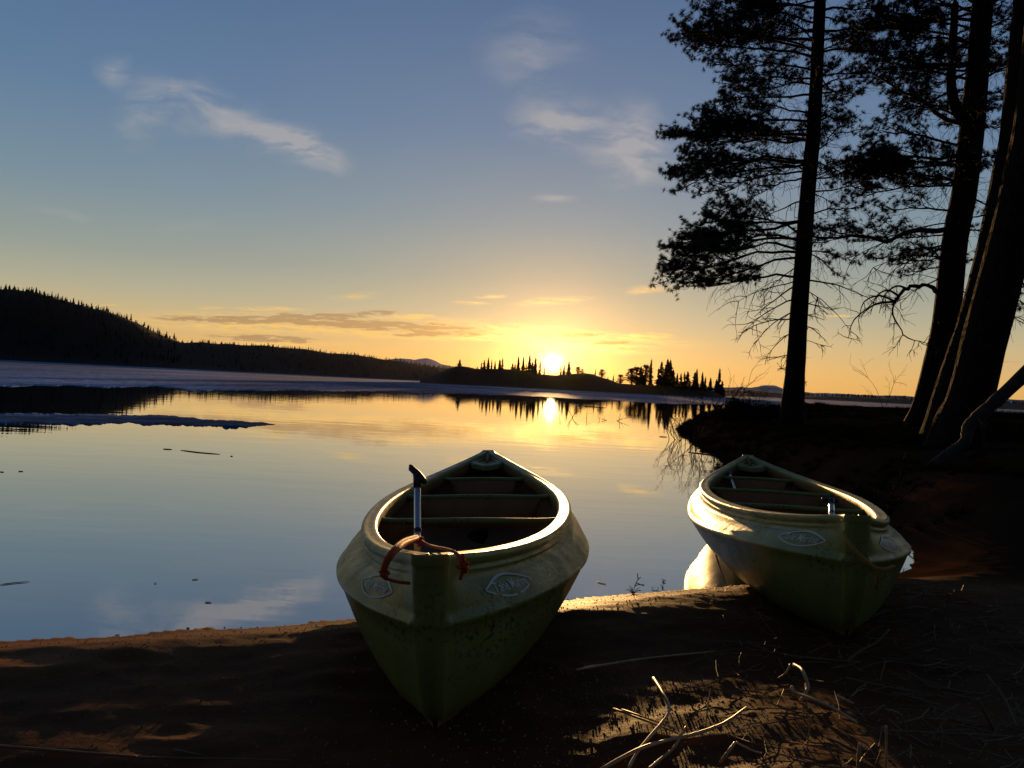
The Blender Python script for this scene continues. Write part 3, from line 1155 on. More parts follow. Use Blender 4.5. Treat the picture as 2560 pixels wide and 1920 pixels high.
T1 = [(1978, 1058), (1984, 980), (1990, 900), (2000, 750), (2011, 600), (2022, 450), (2035, 313), (2043, 150), (2050, 0), (2056, -180), (2060, -360)]
L1 = [(30, 1745, -5, 0, .05, .05, 1), (60, 1800, -30, .8, .04, .05, 1), (100, 1690, 72, 0, .06, .05, 1), (130, 1682, 90, .7, .05, .04, 1), (150, 1725, 118, -.6, .05, .05, 1),
      (170, 1770, 150, .4, .04, .06, 1), (120, 1790, 60, -.5, .045, .06, 1), (90, 1830, 20, .6, .04, .06, 1),
      (215, 1800, 190, 0, .04, .05, .9), (240, 1762, 258, .4, .045, .02, .9), (225, 1850, 230, -.7, .04, .05, .9), (285, 1850, 285, .5, .04, .05, .9),
      (310, 1710, 312, .2, .05, .05, 1), (335, 1662, 347, -.3, .06, .06, 1), (350, 1705, 372, .7, .05, .06, 1), (385, 1690, 405, 0, .05, .09, 1),
      (360, 1790, 330, -.8, .045, .06, 1), (400, 1685, 440, .5, .06, .10, 1), (410, 1715, 470, -.3, .05, .12, .95), (330, 1800, 300, .9, .04, .05, 1),
      (425, 1740, 492, .4, .04, .14, .6), (440, 1860, 492, .2, .04, .1, .6),
      (545, 1740, 548, 0, .05, .04, .95), (560, 1658, 600, .1, .06, .05, .95), (575, 1730, 618, .5, .05, .06, .8), (590, 1765, 545, -.5, .04, .05, .9),
      (600, 1672, 660, .2, .055, .07, 1), (640, 1655, 690, -.2, .055, .07, 1), (650, 1690, 712, .4, .05, .08, 1), (690, 1720, 716, 0, .05, .10, .9), (620, 1700, 650, -.7, .05, .06, 1),
      (20, 1790, 40, .9, .04, .05, 1), (60, 1880, 110, 1.1, .04, .05, 1), (0, 1860, 20, -.9, .04, .05, 1), (110, 2160, 120, 1.0, .04, .05, 1), (40, 2130, 60, -.9, .04, .05, 1), (30, 2200, 20, 0, .05, .04, 1), (90, 2250, 60, .6, .05, .04, 1), (130, 2210, 110, -.3, .045, .05, 1), (180, 2160, 170, .4, .04, .05, .9),
      (230, 2150, 240, -.2, .04, .05, .8), (300, 2130, 300, .2, .04, .05, .7), (400, 2130, 450, .6, .035, .1, .6), (495, 2180, 470, .3, .035, .05, .8),
      (545, 2170, 530, -.5, .035, .05, .6), (620, 2130, 655, .3, .03, .1, .6), (625, 2100, 690, -.3, .03, .1, .4), (560, 2120, 600, .6, .03, .1, .5)]
D1 = [(500, 1905, 545, .2, .022, .14), (705, 1885, 790, .2, .022, .14), (745, 1868, 830, -.2, .02, .16), (775, 1900, 850, .3, .018, .15), (800, 1850, 835, -.4, .018, .14),
      (820, 1925, 880, .1, .016, .14), (885, 1915, 905, .2, .014, .1), (700, 2172, 745, .2, .022, .10), (755, 2085, 772, -.2, .016, .1), (790, 2062, 802, .3, .014, .12),
      (810, 2062, 850, .1, .014, .14), (850, 2055, 862, .2, .010, .05), (700, 1850, 760, .6, .016, .1), (915, 1950, 922, 0, .008, 0), (965, 2012, 955, 0, .010, .05),
      (660, 1900, 740, -.6, .015, .1), (720, 2110, 800, .5, .012, .12), (450, 2110, 400, .5, .014, .1), (480, 2090, 520, -.4, .014, .12)]
build_pine(T1, 17.0, [.225, .21, .195, .182, .17, .158, .145, .132, .12, .08, .03], L1, D1, 'straight slim pine at the outer end of the bank, needle pads layered to its left', 14, (20, 520), 5, .098, 1.3, 2.0)

T2 = [(2325, 1028), (2340, 940), (2352, 870), (2366, 800), (2388, 600), (2410, 480), (2431, 313), (2445, 150), (2457, 0), (2470, -200), (2476, -380)]
L2 = [(565, 2020, 568, -.2, .10, .03, .8), (410, 2110, 400, .6, .05, .06, 1), (450, 2170, 440, -.7, .05, .06, 1), (590, 2210, 600, .3, .035, .06, .9), (610, 2180, 650, .8, .04, .06, .9), (640, 2240, 660, -.4, .035, .08, .9), (670, 2250, 700, .4, .035, .08, .7), (600, 2290, 640, .9, .035, .05, 1),
      (520, 2190, 520, .5, .045, .04, .8), (480, 2130, 500, .9, .045, .05, .8), (430, 2130, 468, .2, .05, .05, 1), (400, 2080, 422, -.3, .06, .07, 1), (400, 2180, 430, .8, .05, .06, 1), (440, 2250, 460, -.6, .045, .06, 1),
      (335, 2150, 175, .2, .09, -.05, .7), (345, 2190, 330, .7, .05, .05, .8), (320, 2250, 250, -.6, .05, .05, .8), (290, 2240, 230, .9, .05, .05, .8),
      (150, 2140, 115, .2, .07, .04, 1), (120, 2180, 60, .9, .06, .04, 1), (100, 2240, 110, -.6, .05, .05, 1), (60, 2170, 25, .1, .06, .04, 1), (30, 2230, -10, .8, .05, .05, 1),
      (200, 2200, 150, .5, .05, .05, .9), (160, 2280, 180, -.9, .05, .05, .9), (80, 2310, 40, .5, .05, .05, 1), (20, 2330, 5, -.5, .05, .05, 1), (140, 2330, 130, 1.2, .05, .05, 1),
      (50, 2120, 90, 1.1, .05, .04, 1), (10, 2260, 70, 1.2, .05, .04, 1), (110, 2290, 150, 1.0, .05, .04, 1), (0, 2140, -20, -.8, .05, .04, 1), (180, 2150, 210, 1.0, .045, .05, .9), (230, 2180, 300, 1.2, .045, .05, .9), (250, 2530, 235, .4, .045, .05, .8), (320, 2520, 330, .7, .045, .05, .8), (400, 2510, 390, -.3, .045, .05, .7), (470, 2500, 545, .3, .04, .08, .8), (570, 2490, 590, .6, .04, .06, .8), (640, 2480, 670, .3, .04, .07, .8),
      (90, 2560, 40, .4, .045, .05, .9), (170, 2560, 160, .8, .045, .05, .9), (20, 2540, -30, .3, .045, .05, .9)]
D2 = [(650, 2180, 668, .5, .02, .2), (700, 2440, 760, .3, .02, .1), (735, 2460, 790, .2, .015, .1), (620, 2215, 690, -.3, .02, .16), (690, 2250, 760, .4, .018, .2), (560, 2140, 640, .5, .016, .2)]


def extra2(e, lv):
    # the crooked dead limb hanging left, and the second upright stem
    w = Acc()
    P = smooth_path([at(x, y, 16-.1*i) for i, (x, y) in enumerate([(2352, 745), (2335, 722), (2310, 714), (2285, 717), (2262, 730), (2238, 758), (2232, 775), (2240, 805), (2258, 835), (2290, 855), (2318, 864)])], 26)+rng.normal(size=(26, 3))*.018
    w.tube(P, np.interp(np.arange(26), [0, 12, 14, 25], [.05, .030, .019, .006])*(1+.12*rng.normal(size=26)), 7)
    for (i, tgt) in ((9, (2212, 738)), (11, (2190, 742)), (12, (2160, 755)), (12, (2135, 800))):
        Q = smooth_path([P[i], (P[i]+at(tgt[0], tgt[1], 15.6))/2+np.array([0, 0, .12]), at(tgt[0], tgt[1], 15.6), at(tgt[0]-14, tgt[1]+45, 15.5)], 10)
        w.tube(Q, np.linspace(.026, .006, 10), 5)
        for k in range(7):
            fork(w, Q[random.randint(3, 9)], unit(rng.normal(size=3)+np.array([0, 0, -.7])), random.uniform(.25, .5), .008, 1, -.3)
    for k in range(16):
        fork(w, P[random.randint(8, 25)], unit(rng.normal(size=3)+np.array([0, 0, -.5])), random.uniform(.2, .5), .008, 1, -.3)
    w.obj('dead_branch', M_twig, e)
    w = Acc()
    w.tube(smooth_path([at(2422, 320, 16), at(2398, 285, 16.05), at(2382, 245, 16.1), at(2378, 180, 16.1), at(2385, 60, 16.1), at(2392, -90, 16.1), at(2396, -260, 16.1)], 30), np.linspace(.13, .045, 30), 10)
    w.obj('forked_stem', M_bark, e)
    w = Acc()
    for y in (150, 90, 20, -40, 200):
        pine_limb(w, lv, at(2382, y, 16.1), at(2382+random.choice([-1, 1])*random.uniform(80, 190), y-random.uniform(10, 60), 16.1+random.uniform(-1, 1)), .035, .05, .9, 1.0, .11)
    w.obj('limb', M_twig, e)


build_pine(T2, 16.0, [.295, .27, .255, .25, .236, .232, .222, .205, .187, .133, .045], L2, D2, 'forked pine with a crooked dead limb hanging toward the lake, behind the leaning pair', 14, (20, 500), 6, .098, 1.25, 2.0, extra2)

T4 = [(2345, 1112), (2372, 1010), (2404, 900), (2437, 800), (2488, 600), (2520, 430), (2540, 313), (2568, 0), (2590, -250), (2600, -500)]
L4 = [(-60, 2480, -160, .5, .05, .05, .9), (-120, 2700, -130, .6, .05, .05, .9), (640, 2620, 690, 1.4, .03, .06, .8), (590, 2625, 600, 1.0, .03, .06, .8), (700, 2600, 760, 1.6, .028, .08, .7), (520, 2640, 520, 1.2, .03, .05, .8)]
D4 = [(530, 2390, 562, -.3, .02, 0), (745, 2640, 800, .9, .02, .1), (785, 2540, 790, -.2, .012, 0)]
build_pine(T4, 13.2, [.27, .26, .255, .25, .245, .235, .225, .2, .15, .06], L4, D4, 'rear trunk of the leaning pine pair, lit orange along its left edge', 8, (-200, -60), 9, .10, .8, 2.2)
T3 = [(2362, 1150), (2398, 1060), (2432, 975), (2474, 800), (2526, 600), (2558, 450), (2583, 313), (2612, 0), (2630, -250), (2640, -520)]
L3 = [(-150, 2480, -230, .5, .05, .05, .9), (-200, 2760, -230, .6, .05, .05, .9), (-100, 2740, -120, -.5, .05, .05, .9)]
D3 = [(720, 2600, 705, .3, .016, .1)]
build_pine(T3, 11.2, [.33, .305, .29, .285, .275, .265, .25, .22, .17, .08], L3, D3, 'thickest pine trunk, leaning right at the front of the bank', 8, (-220, -80), 10, .10, .8, 2.0)

# ------------------------------------------------------------------ bank: crooked fallen branch, bushes, ground cover
pts = [(2640, 868), (2560, 938), (2490, 1003), (2440, 1048), (2420, 1070), (2414, 1103), (2390, 1122), (2355, 1147), (2320, 1175), (2294, 1203), (2255, 1231), (2225, 1262)]
P = smooth_path([at(x, y, 9.0-.03*i) for i, (x, y) in enumerate(pts)], 50)
w = Acc()
w.tube(P, np.interp(np.linspace(0, 1, 50), [0, .4, .5, .8, 1], [.078, .062, .060, .058, .03])*(1+.06*rng.normal(size=50)), 12)
for i in (6, 12, 25, 36, 40):
    fork(w, P[i], unit(rng.normal(size=3)), .25, .012, 1, -.1)
o = w.obj('fallen_branch', M_grey)
tag(o, 'crooked bare grey branch leaning down the bank in front of the pines', 'branch')


def bare_bush(px, D, h, spread, n, lean, label, cat='shrub', leafy=0, name='bare_shrub'):
    b = at(px, 1000, D)
    b[2] = float(ground_z(np.array(b[0]), np.array(b[1])))-.03
    if b[2] < -.2:
        b[2] = -.15
    e = empty(name, tuple(b))
    bs = .004 if n < 4 or h < .5 else .12
    w = Acc()
    for q in range(n):
        d = unit(np.array([random.gauss(lean, spread), random.gauss(0, spread), 1.0]))
        fork(w, np.array([random.gauss(0, bs), random.gauss(0, bs), 0]), d, h*random.uniform(.6, 1.0), .009, 2, -.1)
    w.obj('stems', M_twig, e)
    if leafy:
        lv = Leaves()
        for q in range(leafy):
            p = np.array([random.gauss(0, spread*h*.55), random.gauss(0, spread*h*.55), abs(random.gauss(h*.32, h*.2))])
            lv.tuft(p, rng.normal(size=3), random.uniform(.08, .13))
        lv.obj('leaves', M_heath, e)
    tag(e, label, cat, 'bushes along the bank')


bare_bush(1702, 18.5, .85, .35, 9, -.25, 'bare twiggy bush at the outermost tip of the bank, over its own reflection')
bare_bush(1738, 18.0, 1.15, .30, 9, -.1, 'tallest bare bush near the tip of the bank')
bare_bush(1772, 18.8, 1.05, .32, 8, .05, 'bare bush right of the tallest one, thin upright twigs')
bare_bush(1795, 19.5, 1.15, .14, 3, .16, 'sparse bush of a few long straight rods leaning right')
bare_bush(1850, 19.0, .62, .55, 9, .2, 'dense leafy dwarf bush beside the slim pine', leafy=900, name='dwarf_shrub')
bare_bush(1880, 19.5, .8, .40, 8, .5, 'bare bush of long twigs sweeping right toward the slim pine')
bare_bush(1925, 20.5, .42, .6, 6, .1, 'low leafy clump at the foot of the slim pine', leafy=500, name='dwarf_shrub')
bare_bush(1825, 20.5, 1.35, .10, 2, .12, 'single tall bare sapling with a few rods behind the dwarf bush', name='bare_sapling')
bare_bush(2213, 23, 1.25, .12, 2, .1, 'thin bare sapling between the slim pine and the forked pine', name='bare_sapling')
bare_bush(2240, 7.6, .42, .6, 7, 0, 'tangle of dry twigs at the low end of the fallen branch')
bare_bush(2420, 9.5, .30, .7, 6, .2, 'low dry twigs under the bend of the fallen branch')
for px, py, D, lab in ((1432, 1044, 29, 'small bare twigs sticking out of the water below the sun'), (1535, 1052, 26, 'sparse pale twigs sticking out of the water before the islet reflection')):
    b = at(px, py, 1)
    r = ray(px, py)
    D = H_CAM/-r[2]
    e = empty('water_twigs', (r[0]*D, D, -.03))
    w = Acc()
    for q in range(4):
        fork(w, (random.gauss(0, .25), random.gauss(0, .1), 0), unit(np.array([random.gauss(0, .6), random.gauss(0, .3), .8])), random.uniform(.2, .42), .011, 1, .1)
    w.obj('stems', M_twig, e)
    tag(e, lab, 'twigs')

# heath and litter covering the bank
lv = Leaves()
w = Acc()
cnt = 0
PX = rng.uniform(3.4, 16, 26000)
PY = rng.uniform(6.5, 28, 26000)
dd = shore_dist(PX, PY)
pz = ground_z(PX, PY)
dense = fbm(PX*.7, PY*.7, 77, 3)
for x, y, z, d, dn in zip(PX, PY, pz, dd, dense):
    if d < .08 or dn < -.12 or cnt > 6500:
        continue
    s = random.uniform(.06, .14)*(1.5 if dn > .2 else 1)
    lv.tuft(np.array([x, y, z+.01]), np.array([random.gauss(0, .3), random.gauss(0, .3), 1]), s)
    cnt += 1
o = mesh_obj('ground_cover', np.concatenate(lv.v), np.concatenate(lv.f), M_heath, None, smooth=False)
tag(o, 'dark heath and fallen needles covering the wooded bank', 'ground cover', kind='stuff')

# ------------------------------------------------------------------ canoes
CL = 4.7


def rim_w(s):
    k = np.abs(2*s-1)
    return np.sqrt((.498*np.clip(1-k**2.011, 0, 1)**.9203)**2+.046**2)


def rim_z(s):
    return .468+.132*np.abs(2*s-1)**3.03


def rid_w(s):
    k = np.abs(2*s-1)
    return np.sqrt((.575*np.clip(1-k**2.2124, 0, 1)**.7357)**2+.044**2)


def rid_z(s):
    return .288+.1355*np.sqrt(np.abs(2*s-1)**2+.01)**1.28


def keel_z(s):
    return .07*np.abs(2*s-1)**5


# hull profile: (mode, width, height, stem setback)
def hull_levels(s):
    wr, zr, wg, zg, zk = rim_w(s), rim_z(s), rid_w(s), rid_z(s), keel_z(s)
    lp = sstep(np.minimum(s, 1-s), .004, .06)
    out = [(wr-.004, zr-.012, 0), (wr+lp*.003, zr-.026, 0), (wr-lp*.002, zr-.031, 0), (wr+lp*.009, zr-.038, 0), (wr+lp*.010, zr-.046, 0), (wr+lp*.004, zr-.053, 0)]
    for f in (.2, .4, .6, .8, .92):
        b = .012*math.sin(math.pi*f)*lp
        out.append((wr+lp*.004+(wg-wr-lp*.004)*f**.85+b, zr-.053+(zg+.014-zr+.053)*f, .004*f))
    out += [(wg+.006, zg+.012, .006), (wg+.013, zg+.004, .006), (wg+.013, zg-.006, .008), (wg+.003, zg-.014, .010)]
    for fw, fz, ys in ((.962, .87, .010), (.91, .72, .02), (.85, .57, .035), (.775, .42, .06), (.68, .28, .10), (.555, .165, .16), (.40, .08, .23), (.21, .025, .30), (.03, 0, .36)):
        out.append((wg*fw, zk+(zg-.014-zk)*fz, ys))
    return out


def hull_point(s, f, side):
    """point and outward normal on the upper strake (f 0 under the rim .. 1 at the ridge)"""
    def pt(s, f):
        wr, zr, wg, zg = rim_w(s), rim_z(s), rid_w(s), rid_z(s)
        f_ = np.clip(f, 0, 1)
        lp = sstep(np.minimum(s, 1-s), .004, .06)
        return np.stack([side*(wr+.004*lp+(wg-wr-.004*lp)*f_**.85+.012*lp*np.sin(np.pi*f_)), .004*f+s*(CL-.008*f), zr-.053+(zg+.014-zr+.053)*f], -1)
    p = pt(s, f)
    a = pt(s+.004, f)-p  # along the hull
    b = pt(s, f+.02)-p
    n = np.cross(a, b)*(-side)
    n /= np.linalg.norm(n, axis=-1)[..., None]
    n *= np.sign((n*np.array([side, 0, 0])).sum(-1))[..., None]
    return p, n


ST = (1-np.cos(np.linspace(0, np.pi, 97)))/2


def emblem_mesh(side, s0, f0, wid, hei, parent, worn):
    """lens-shaped outline with the lettering, lying on the hull"""
    cu = bpy.data.curves.new('lettering', 'FONT')
    cu.body = 'Tahe Marine'
    cu.align_x, cu.align_y = 'CENTER', 'CENTER'
    cu.size = 1.0
    cu.shear = .15
    cu.offset = .004
    to = bpy.data.objects.new('lettering', cu)
    COL.objects.link(to)
    bpy.context.view_layer.update()
    me = bpy.data.meshes.new_from_object(to.evaluated_get(bpy.context.evaluated_depsgraph_get()))
    bpy.data.objects.remove(to)
    tv = np.array([v.co[:] for v in me.vertices])
    tf = [list(p.vertices) for p in me.polygons]
    half = np.abs(tv[:, 0]).max()
    T2d = tv[:, :2]/half*np.array([.72, .72*1.5])*np.array([1, wid/.11])
    V2, F = [tuple(v) for v in T2d], tf[:]
    for sg in (1, -1):
        n = 24
        o = len(V2)
        for i in range(n+1):
            t = -1+2*i/n
            y = (1-t*t)
            V2 += [(t*.99, sg*(.06+.94*y)), (t*.93, sg*(.02+.80*y))]
        for i in range(n):
            if worn and (i % 9 in (3, 4)) and sg == -1:
                continue
            F.append([o+2*i, o+2*i+1, o+2*i+3, o+2*i+2])
    V2 = np.array(V2)
    # reading direction runs toward the viewer's right on either side
    ss = s0+(-side if False else 1)*0+V2[:, 0]*wid/2/CL*(1 if side > 0 else -1)
    ff = f0-V2[:, 1]*hei/2
    p, n = hull_point(ss, ff, side)
    return mesh_obj('emblem', p+n*.0025, F, M_emblem, parent, smooth=False)


def build_canoe():
    e = empty('canoe')
    lv = hull_levels(ST)
    nl = len(lv)
    rows = []
    for j, (w_, z_, ys) in enumerate(lv):
        y = ys+ST*(CL-2*ys)
        rows.append(np.stack([w_, y, z_], -1))
    Rr = np.array(rows)                       # level, station, xyz (right side)
    # round the stems
    pre, post = [], []
    for fw, dy in ((.30, -.020), (.72, -.013)):
        a = Rr[:, 0].copy()
        a[:, 0] *= fw
        a[:, 1] += dy
        pre.append(a)
        b = Rr[:, -1].copy()
        b[:, 0] *= fw
        b[:, 1] -= dy
        post.insert(0, b)
    Rr = np.concatenate([np.stack(pre, 1), Rr, np.stack(post, 1)], 1)
    Lr = Rr*np.array([-1, 1, 1])
    full = np.concatenate([Rr, Lr[::-1]], 0)   # right rim .. keel .. left rim
    a = Acc()
    a.grid(full, flip=True)
    for idx, fl in ((0, False), (full.shape[1]-1, True)):
        c = np.stack([Rr[:, idx], Lr[:, idx]], 1)
        a.grid(c, flip=fl)
    hull = a.obj('hull', M_hull, e)
    # gunwale flange
    wr, zr = rim_w(ST), rim_z(ST)
    prof = [(.010, -.024), (.014, -.014), (.013, -.004), (.006, .003), (-.002, .005), (-.010, .002), (-.030, .003), (-.042, .006), (-.050, .001), (-.054, -.010), (-.054, -.034)]
    lpr = sstep(np.minimum(ST, 1-ST), .004, .06)
    a = Acc()
    for sg in (1, -1):
        V = []
        for du, dz in prof:
            dw = du*np.clip(.3+lpr, 0, 1) if du > 0 else du
            V.append(np.stack([sg*np.maximum(wr+dw, .004), ST*CL, zr+dz], -1))
        a.grid(np.array(V), flip=sg < 0)
    for yy, w0, z0 in ((0., wr[0], zr[0]), (CL, wr[-1], zr[-1])):
        sgn = -1 if yy == 0 else 1
        an = np.linspace(-np.pi/2, np.pi/2, 13)
        V = []
        for du, dz in prof[:6]:
            r_ = w0+du*(.3 if du > 0 else 1)
            V.append(np.stack([r_*np.sin(an), yy+sgn*.024*np.cos(an)*(r_/w0), np.full(13, z0+dz)], -1))
        V.append(np.stack([0*an, np.full(13, yy), np.full(13, z0+.003)], -1))
        a.grid(np.array(V), flip=sgn < 0)
    a.obj('gunwale', M_hull, e)
    # inside skin
    s = ST[6:-6]
    wr, zr, wg, zg, zk = rim_w(s), rim_z(s), rid_w(s), rid_z(s), keel_z(s)
    inn = [(np.maximum(wr-.050, .004), zr-.03), (np.maximum(wr-.045, .005), zr-.08), (np.maximum(wg-.06, .006), zg+.02), (np.maximum(wg-.05, .006), zg-.03), (np.maximum(wg*.9-.05, .006), zk+(zg-zk)*.5),
           (np.maximum(wg*.76-.04, .005), zk+(zg-zk)*.25+.01), (np.maximum(wg*.5-.03, .004), zk+.05), (wg*0, zk+.035)]
    right = np.array([np.stack([w_, .0+s*CL*.96+CL*.02, z_], -1) for w_, z_ in inn])
    full = np.concatenate([right, (right*np.array([-1, 1, 1]))[::-1][1:]], 0)
    a = Acc()
    a.grid(full)
    a.obj('inner_skin', M_inner, e)
    # moulded end decks with a hand hold
    for near in (True, False):
        a = Acc()
        V = []
        n1, n2 = 21, 12
        for i in range(n1):
            l = -1+2*i/(n1-1)
            edge = (.030+.03*l*l) if near else (.118-.034*abs(l)**1.3)
            row = []
            for j in range(n2):
                t = j/(n2-1)
                ss = .002+edge*t
                sv = ss if near else 1-ss
                wv = max(float(rim_w(np.array(sv)))-.030, .008)
                hollow = .040*(1-abs(l)**1.5)*math.sin(math.pi*min(1, t*1.02))**1.0 if not near else .02*(1-l*l)
                zz = float(rim_z(np.array(sv)))-.004-hollow - (.014 if j == n2-1 else 0)
                row.append((l*wv, sv*CL, zz))
            q = row[-1]
            row.append((q[0]*.98, q[1], q[2]-.03))
            V.append(row)
        a.grid(np.array(V), flip=not near)
        a.obj('end_deck', M_hull, e)
        if not near:
            b = Acc()
            sv = 1-.02
            b.tube(smooth_path([(0, .985*CL, rim_z(np.array(.985))-.012), (0, .965*CL, rim_z(np.array(.965))-.036), (0, .945*CL, rim_z(np.array(.945))-.046)], 8), [.012, .018, .022, .024, .024, .022, .018, .012], 8)
            b.obj('hand_hold', M_inner, e)
    # three moulded seats
    for (s0, dep, kind, hp, drop) in ((.385, .085, 'arch', 0, .15), (.600, .085, 'pan', .385, .17), (.790, .085, 'pan', .235, .16)):
        y0 = s0*CL
        hw = float(rim_w(np.array(s0)))-.040
        zt = float(rim_z(np.array(s0)))-.042
        a = Acc()
        n = 31
        xs_ = np.linspace(-hw, hw, n)
        crown = .010*np.cos(np.pi*xs_/hw/2)+.012*np.abs(xs_/hw)**6
        prof = [(0.0, -.020), (-.006, -.008), (.0, .0), (.02, .004), (dep*.5, .001), (dep-.02, -.006), (dep, -.016), (dep+.004, -.04)]
        V = []
        for dy, dz in prof:
            wv = np.minimum(np.abs(xs_), float(rim_w(np.array((y0+dy)/CL)))-.045)*np.sign(xs_)
            V.append(np.stack([wv, np.full(n, y0+dy), zt+crown+dz], -1))
        a.grid(np.array(V), flip=True)
        seat = a.obj('seat', M_hull, e)
        a = Acc()
        if kind == 'arch':
            up = zt+crown-.015
            e4 = np.abs(xs_/(hw*.86))
            low = np.where(e4 < 1, zt-.02-drop*(1-np.sqrt(np.clip(1-e4**3.2, 0, 1))), zt-.02-drop*1.5)
            sel = xs_
            V = [np.stack([sel, np.full(n, y0+.004), up], -1), np.stack([sel, np.full(n, y0+.012), low], -1), np.stack([sel, np.full(n, y0+.045), low-.004], -1)]
        else:
            xs2 = np.linspace(-hp, hp, n)
            q = np.abs(xs2/hp)
            low = zt-.012-drop*(1-q**7)**.5*(1+.0*q)
            up = np.full(n, zt-.006)
            bow = .05*(1-q**4)
            V = [np.stack([xs2, y0+.003+0*bow, up], -1), np.stack([xs2, y0-.006-.2*bow, up*.5+low*.5], -1), np.stack([xs2*.97, y0+.0-.2*bow, low], -1), np.stack([xs2*.95, y0+.012+0*bow, low-.006], -1), np.stack([xs2*.93, y0+.14+0*bow, low+.002], -1)]
        a.grid(np.array(V), flip=True)
        a.obj('skirt', M_inner, seat)
    return e


C1 = dict(loc=(-.1562, 2.0241, .0537), hd=.0028, pitch=-.0264, heel=-.0511)
C2 = dict(loc=(1.3529, 3.0464, .061), hd=.2023, pitch=-.0283, heel=-.0152)


def place(e, c):
    e.location = c['loc']
    m = Matrix.Rotation(-c['hd'], 4, 'Z') @ Matrix.Rotation(c['pitch'], 4, 'X') @ Matrix.Rotation(c['heel'], 4, 'Y')
    e.rotation_euler = m.to_euler()


canoe1 = build_canoe()
canoe2 = copy_tree(canoe1)
place(canoe1, C1)
place(canoe2, C2)
tag(canoe1, 'green plastic canoe hauled onto the sand, its end facing the camera, orange rope over it', 'canoe', 'two canoes on the shore')
tag(canoe2, 'green plastic canoe farther right, turned sideways with its print in full view', 'canoe', 'two canoes on the shore')
EMB = [(canoe1, 1, .067, .52, True), (canoe1, -1, .060, .52, False), (canoe2, -1, .052, .50, False), (canoe2, 1, .06, .5, False)]
for c, side, s0, f0, worn in EMB:
    emblem_mesh(side, s0, f0, .30, .74, c, worn)


# paddles and ropes
def paddle(top, low, r, label, grip_dir, blade=True):
    top, low = np.asarray(top, float), np.asarray(low, float)
    e = empty('paddle', tuple(low))
    d = unit(top-low)
    L = np.linalg.norm(top-low)
    w = Acc()
    w.tube(np.array([d*0, d*L*.3, d*L*.62, d*L]), r, 14)
    w.obj('shaft', M_alu, e)
    w = Acc()
    for f in (.315, .34):
        w.tube(np.array([d*L*f-d*.004, d*L*f+d*.004]), r*1.12, 14)
    w.obj('joint_ring', M_black, e)
    w = Acc()
    g_ = unit(np.asarray(grip_dir, float))
    ln = .044
    w.tube(smooth_path([d*L-g_*ln, d*L-g_*ln*.8+d*.005, d*(L+.006), d*L+g_*ln*.8+d*.003, d*L+g_*ln], 13), [.007, .0100, .0112, .0118, .0118, .0124, .013, .0124, .0118, .0118, .0112, .0100, .007], 12)
    w.tube(np.array([d*(L-.05), d*(L-.01), d*L]), [r*1.15, r*1.2, r*1.3], 12)
    w.obj('grip', M_black, e)
    if blade:
        sd_ = unit(np.cross(d, (0, 1, .2)))
        up = np.cross(sd_, d)
        V = []
        for t, hw in ((0.06, .012), (0.0, .04), (-.06, .075), (-.2, .09), (-.3, .085), (-.36, .05)):
            V.append([d*t+sd_*hw*q+up*(.006*(1-q*q)-.003) for q in np.linspace(-1, 1, 7)])
        w = Acc()
        w.grid(np.array(V))
        w.grid(np.array(V)-up*.006, flip=True)
        w.obj('blade', M_black, e)
    tag(e, label, 'paddle', 'paddles lying in the canoes')
    return e


paddle(at(1043, 1188, 2.80), at(1044.5, 1400, 2.62), .0118, 'silver paddle shaft with black grip standing up in the near canoe', at(1064, 1201, 2.78)-at(1026, 1164, 2.82), blade=False)
paddle(at(1824, 1184, 6.9), at(1846, 1250, 6.2), .013, 'silver paddle shaft lying in the far end of the right canoe', (.3, .4, .2), blade=False)
paddle(at(2078, 1251, 3.95), at(2080, 1300, 3.75), .014, 'upright paddle with dark grip at the near end of the right canoe', (1, .15, -.05), blade=False)

rp = [(1024, 1458, 2.03), (996, 1455, 2.0), (969, 1447, 1.99), (960, 1437, 1.99), (961, 1420, 1.99), (968, 1402, 1.99), (979, 1385, 2.0), (993, 1370, 2.06), (1010, 1357, 2.2), (1030, 1349, 2.4), (1044, 1347, 2.52)]
rp2 = [(1044, 1347, 2.52), (1058, 1356, 2.45), (1075, 1364, 2.38), (1095, 1369, 2.2), (1115, 1373, 2.1), (1134, 1379, 2.02), (1149, 1391, 1.99), (1156, 1408, 1.985), (1157, 1425, 1.985), (1151, 1447, 2.0)]
w = Acc()
A_ = smooth_path([at(*q) for q in rp], 40)
B_ = smooth_path([at(*q) for q in rp2], 30)
w.tube(A_, .0042, 8)
w.tube(B_, .0045, 8)
o_rope = w.obj('rope', M_orange)
w = Acc()
w.tube(A_[14:], np.linspace(.0085, .0125, 26), 10)
w.obj('sleeve', M_orange, o_rope)
for c in (A_[12], B_[1], B_[24]):
    w = Acc()
    w.tube(smooth_path([c+rng.normal(size=3)*.007 for _ in range(16)], 48), .0042, 6)
    w.obj('knot', M_orange, o_rope)
tag(o_rope, 'orange carrying rope looped over the near canoe end and the paddle shaft', 'rope')
rp = [(2107, 1331, 3.04), (2118, 1352, 3.0), (2140, 1378, 2.97), (2165, 1402, 2.95), (2186, 1418, 2.94), (2210, 1424, 2.94), (2235, 1416, 2.96)]
w = Acc()
P = smooth_path([at(*q) for q in rp], 36)
w.tube(P, .0075, 8)
w.tube(smooth_path([at(2186, 1418, 2.935), at(2194, 1440, 2.95), at(2190, 1470, 3.0)], 10), .006, 7)
o = w.obj('rope', M_yellow)
tag(o, 'yellow rope hanging in a loop from the end of the right canoe', 'rope')


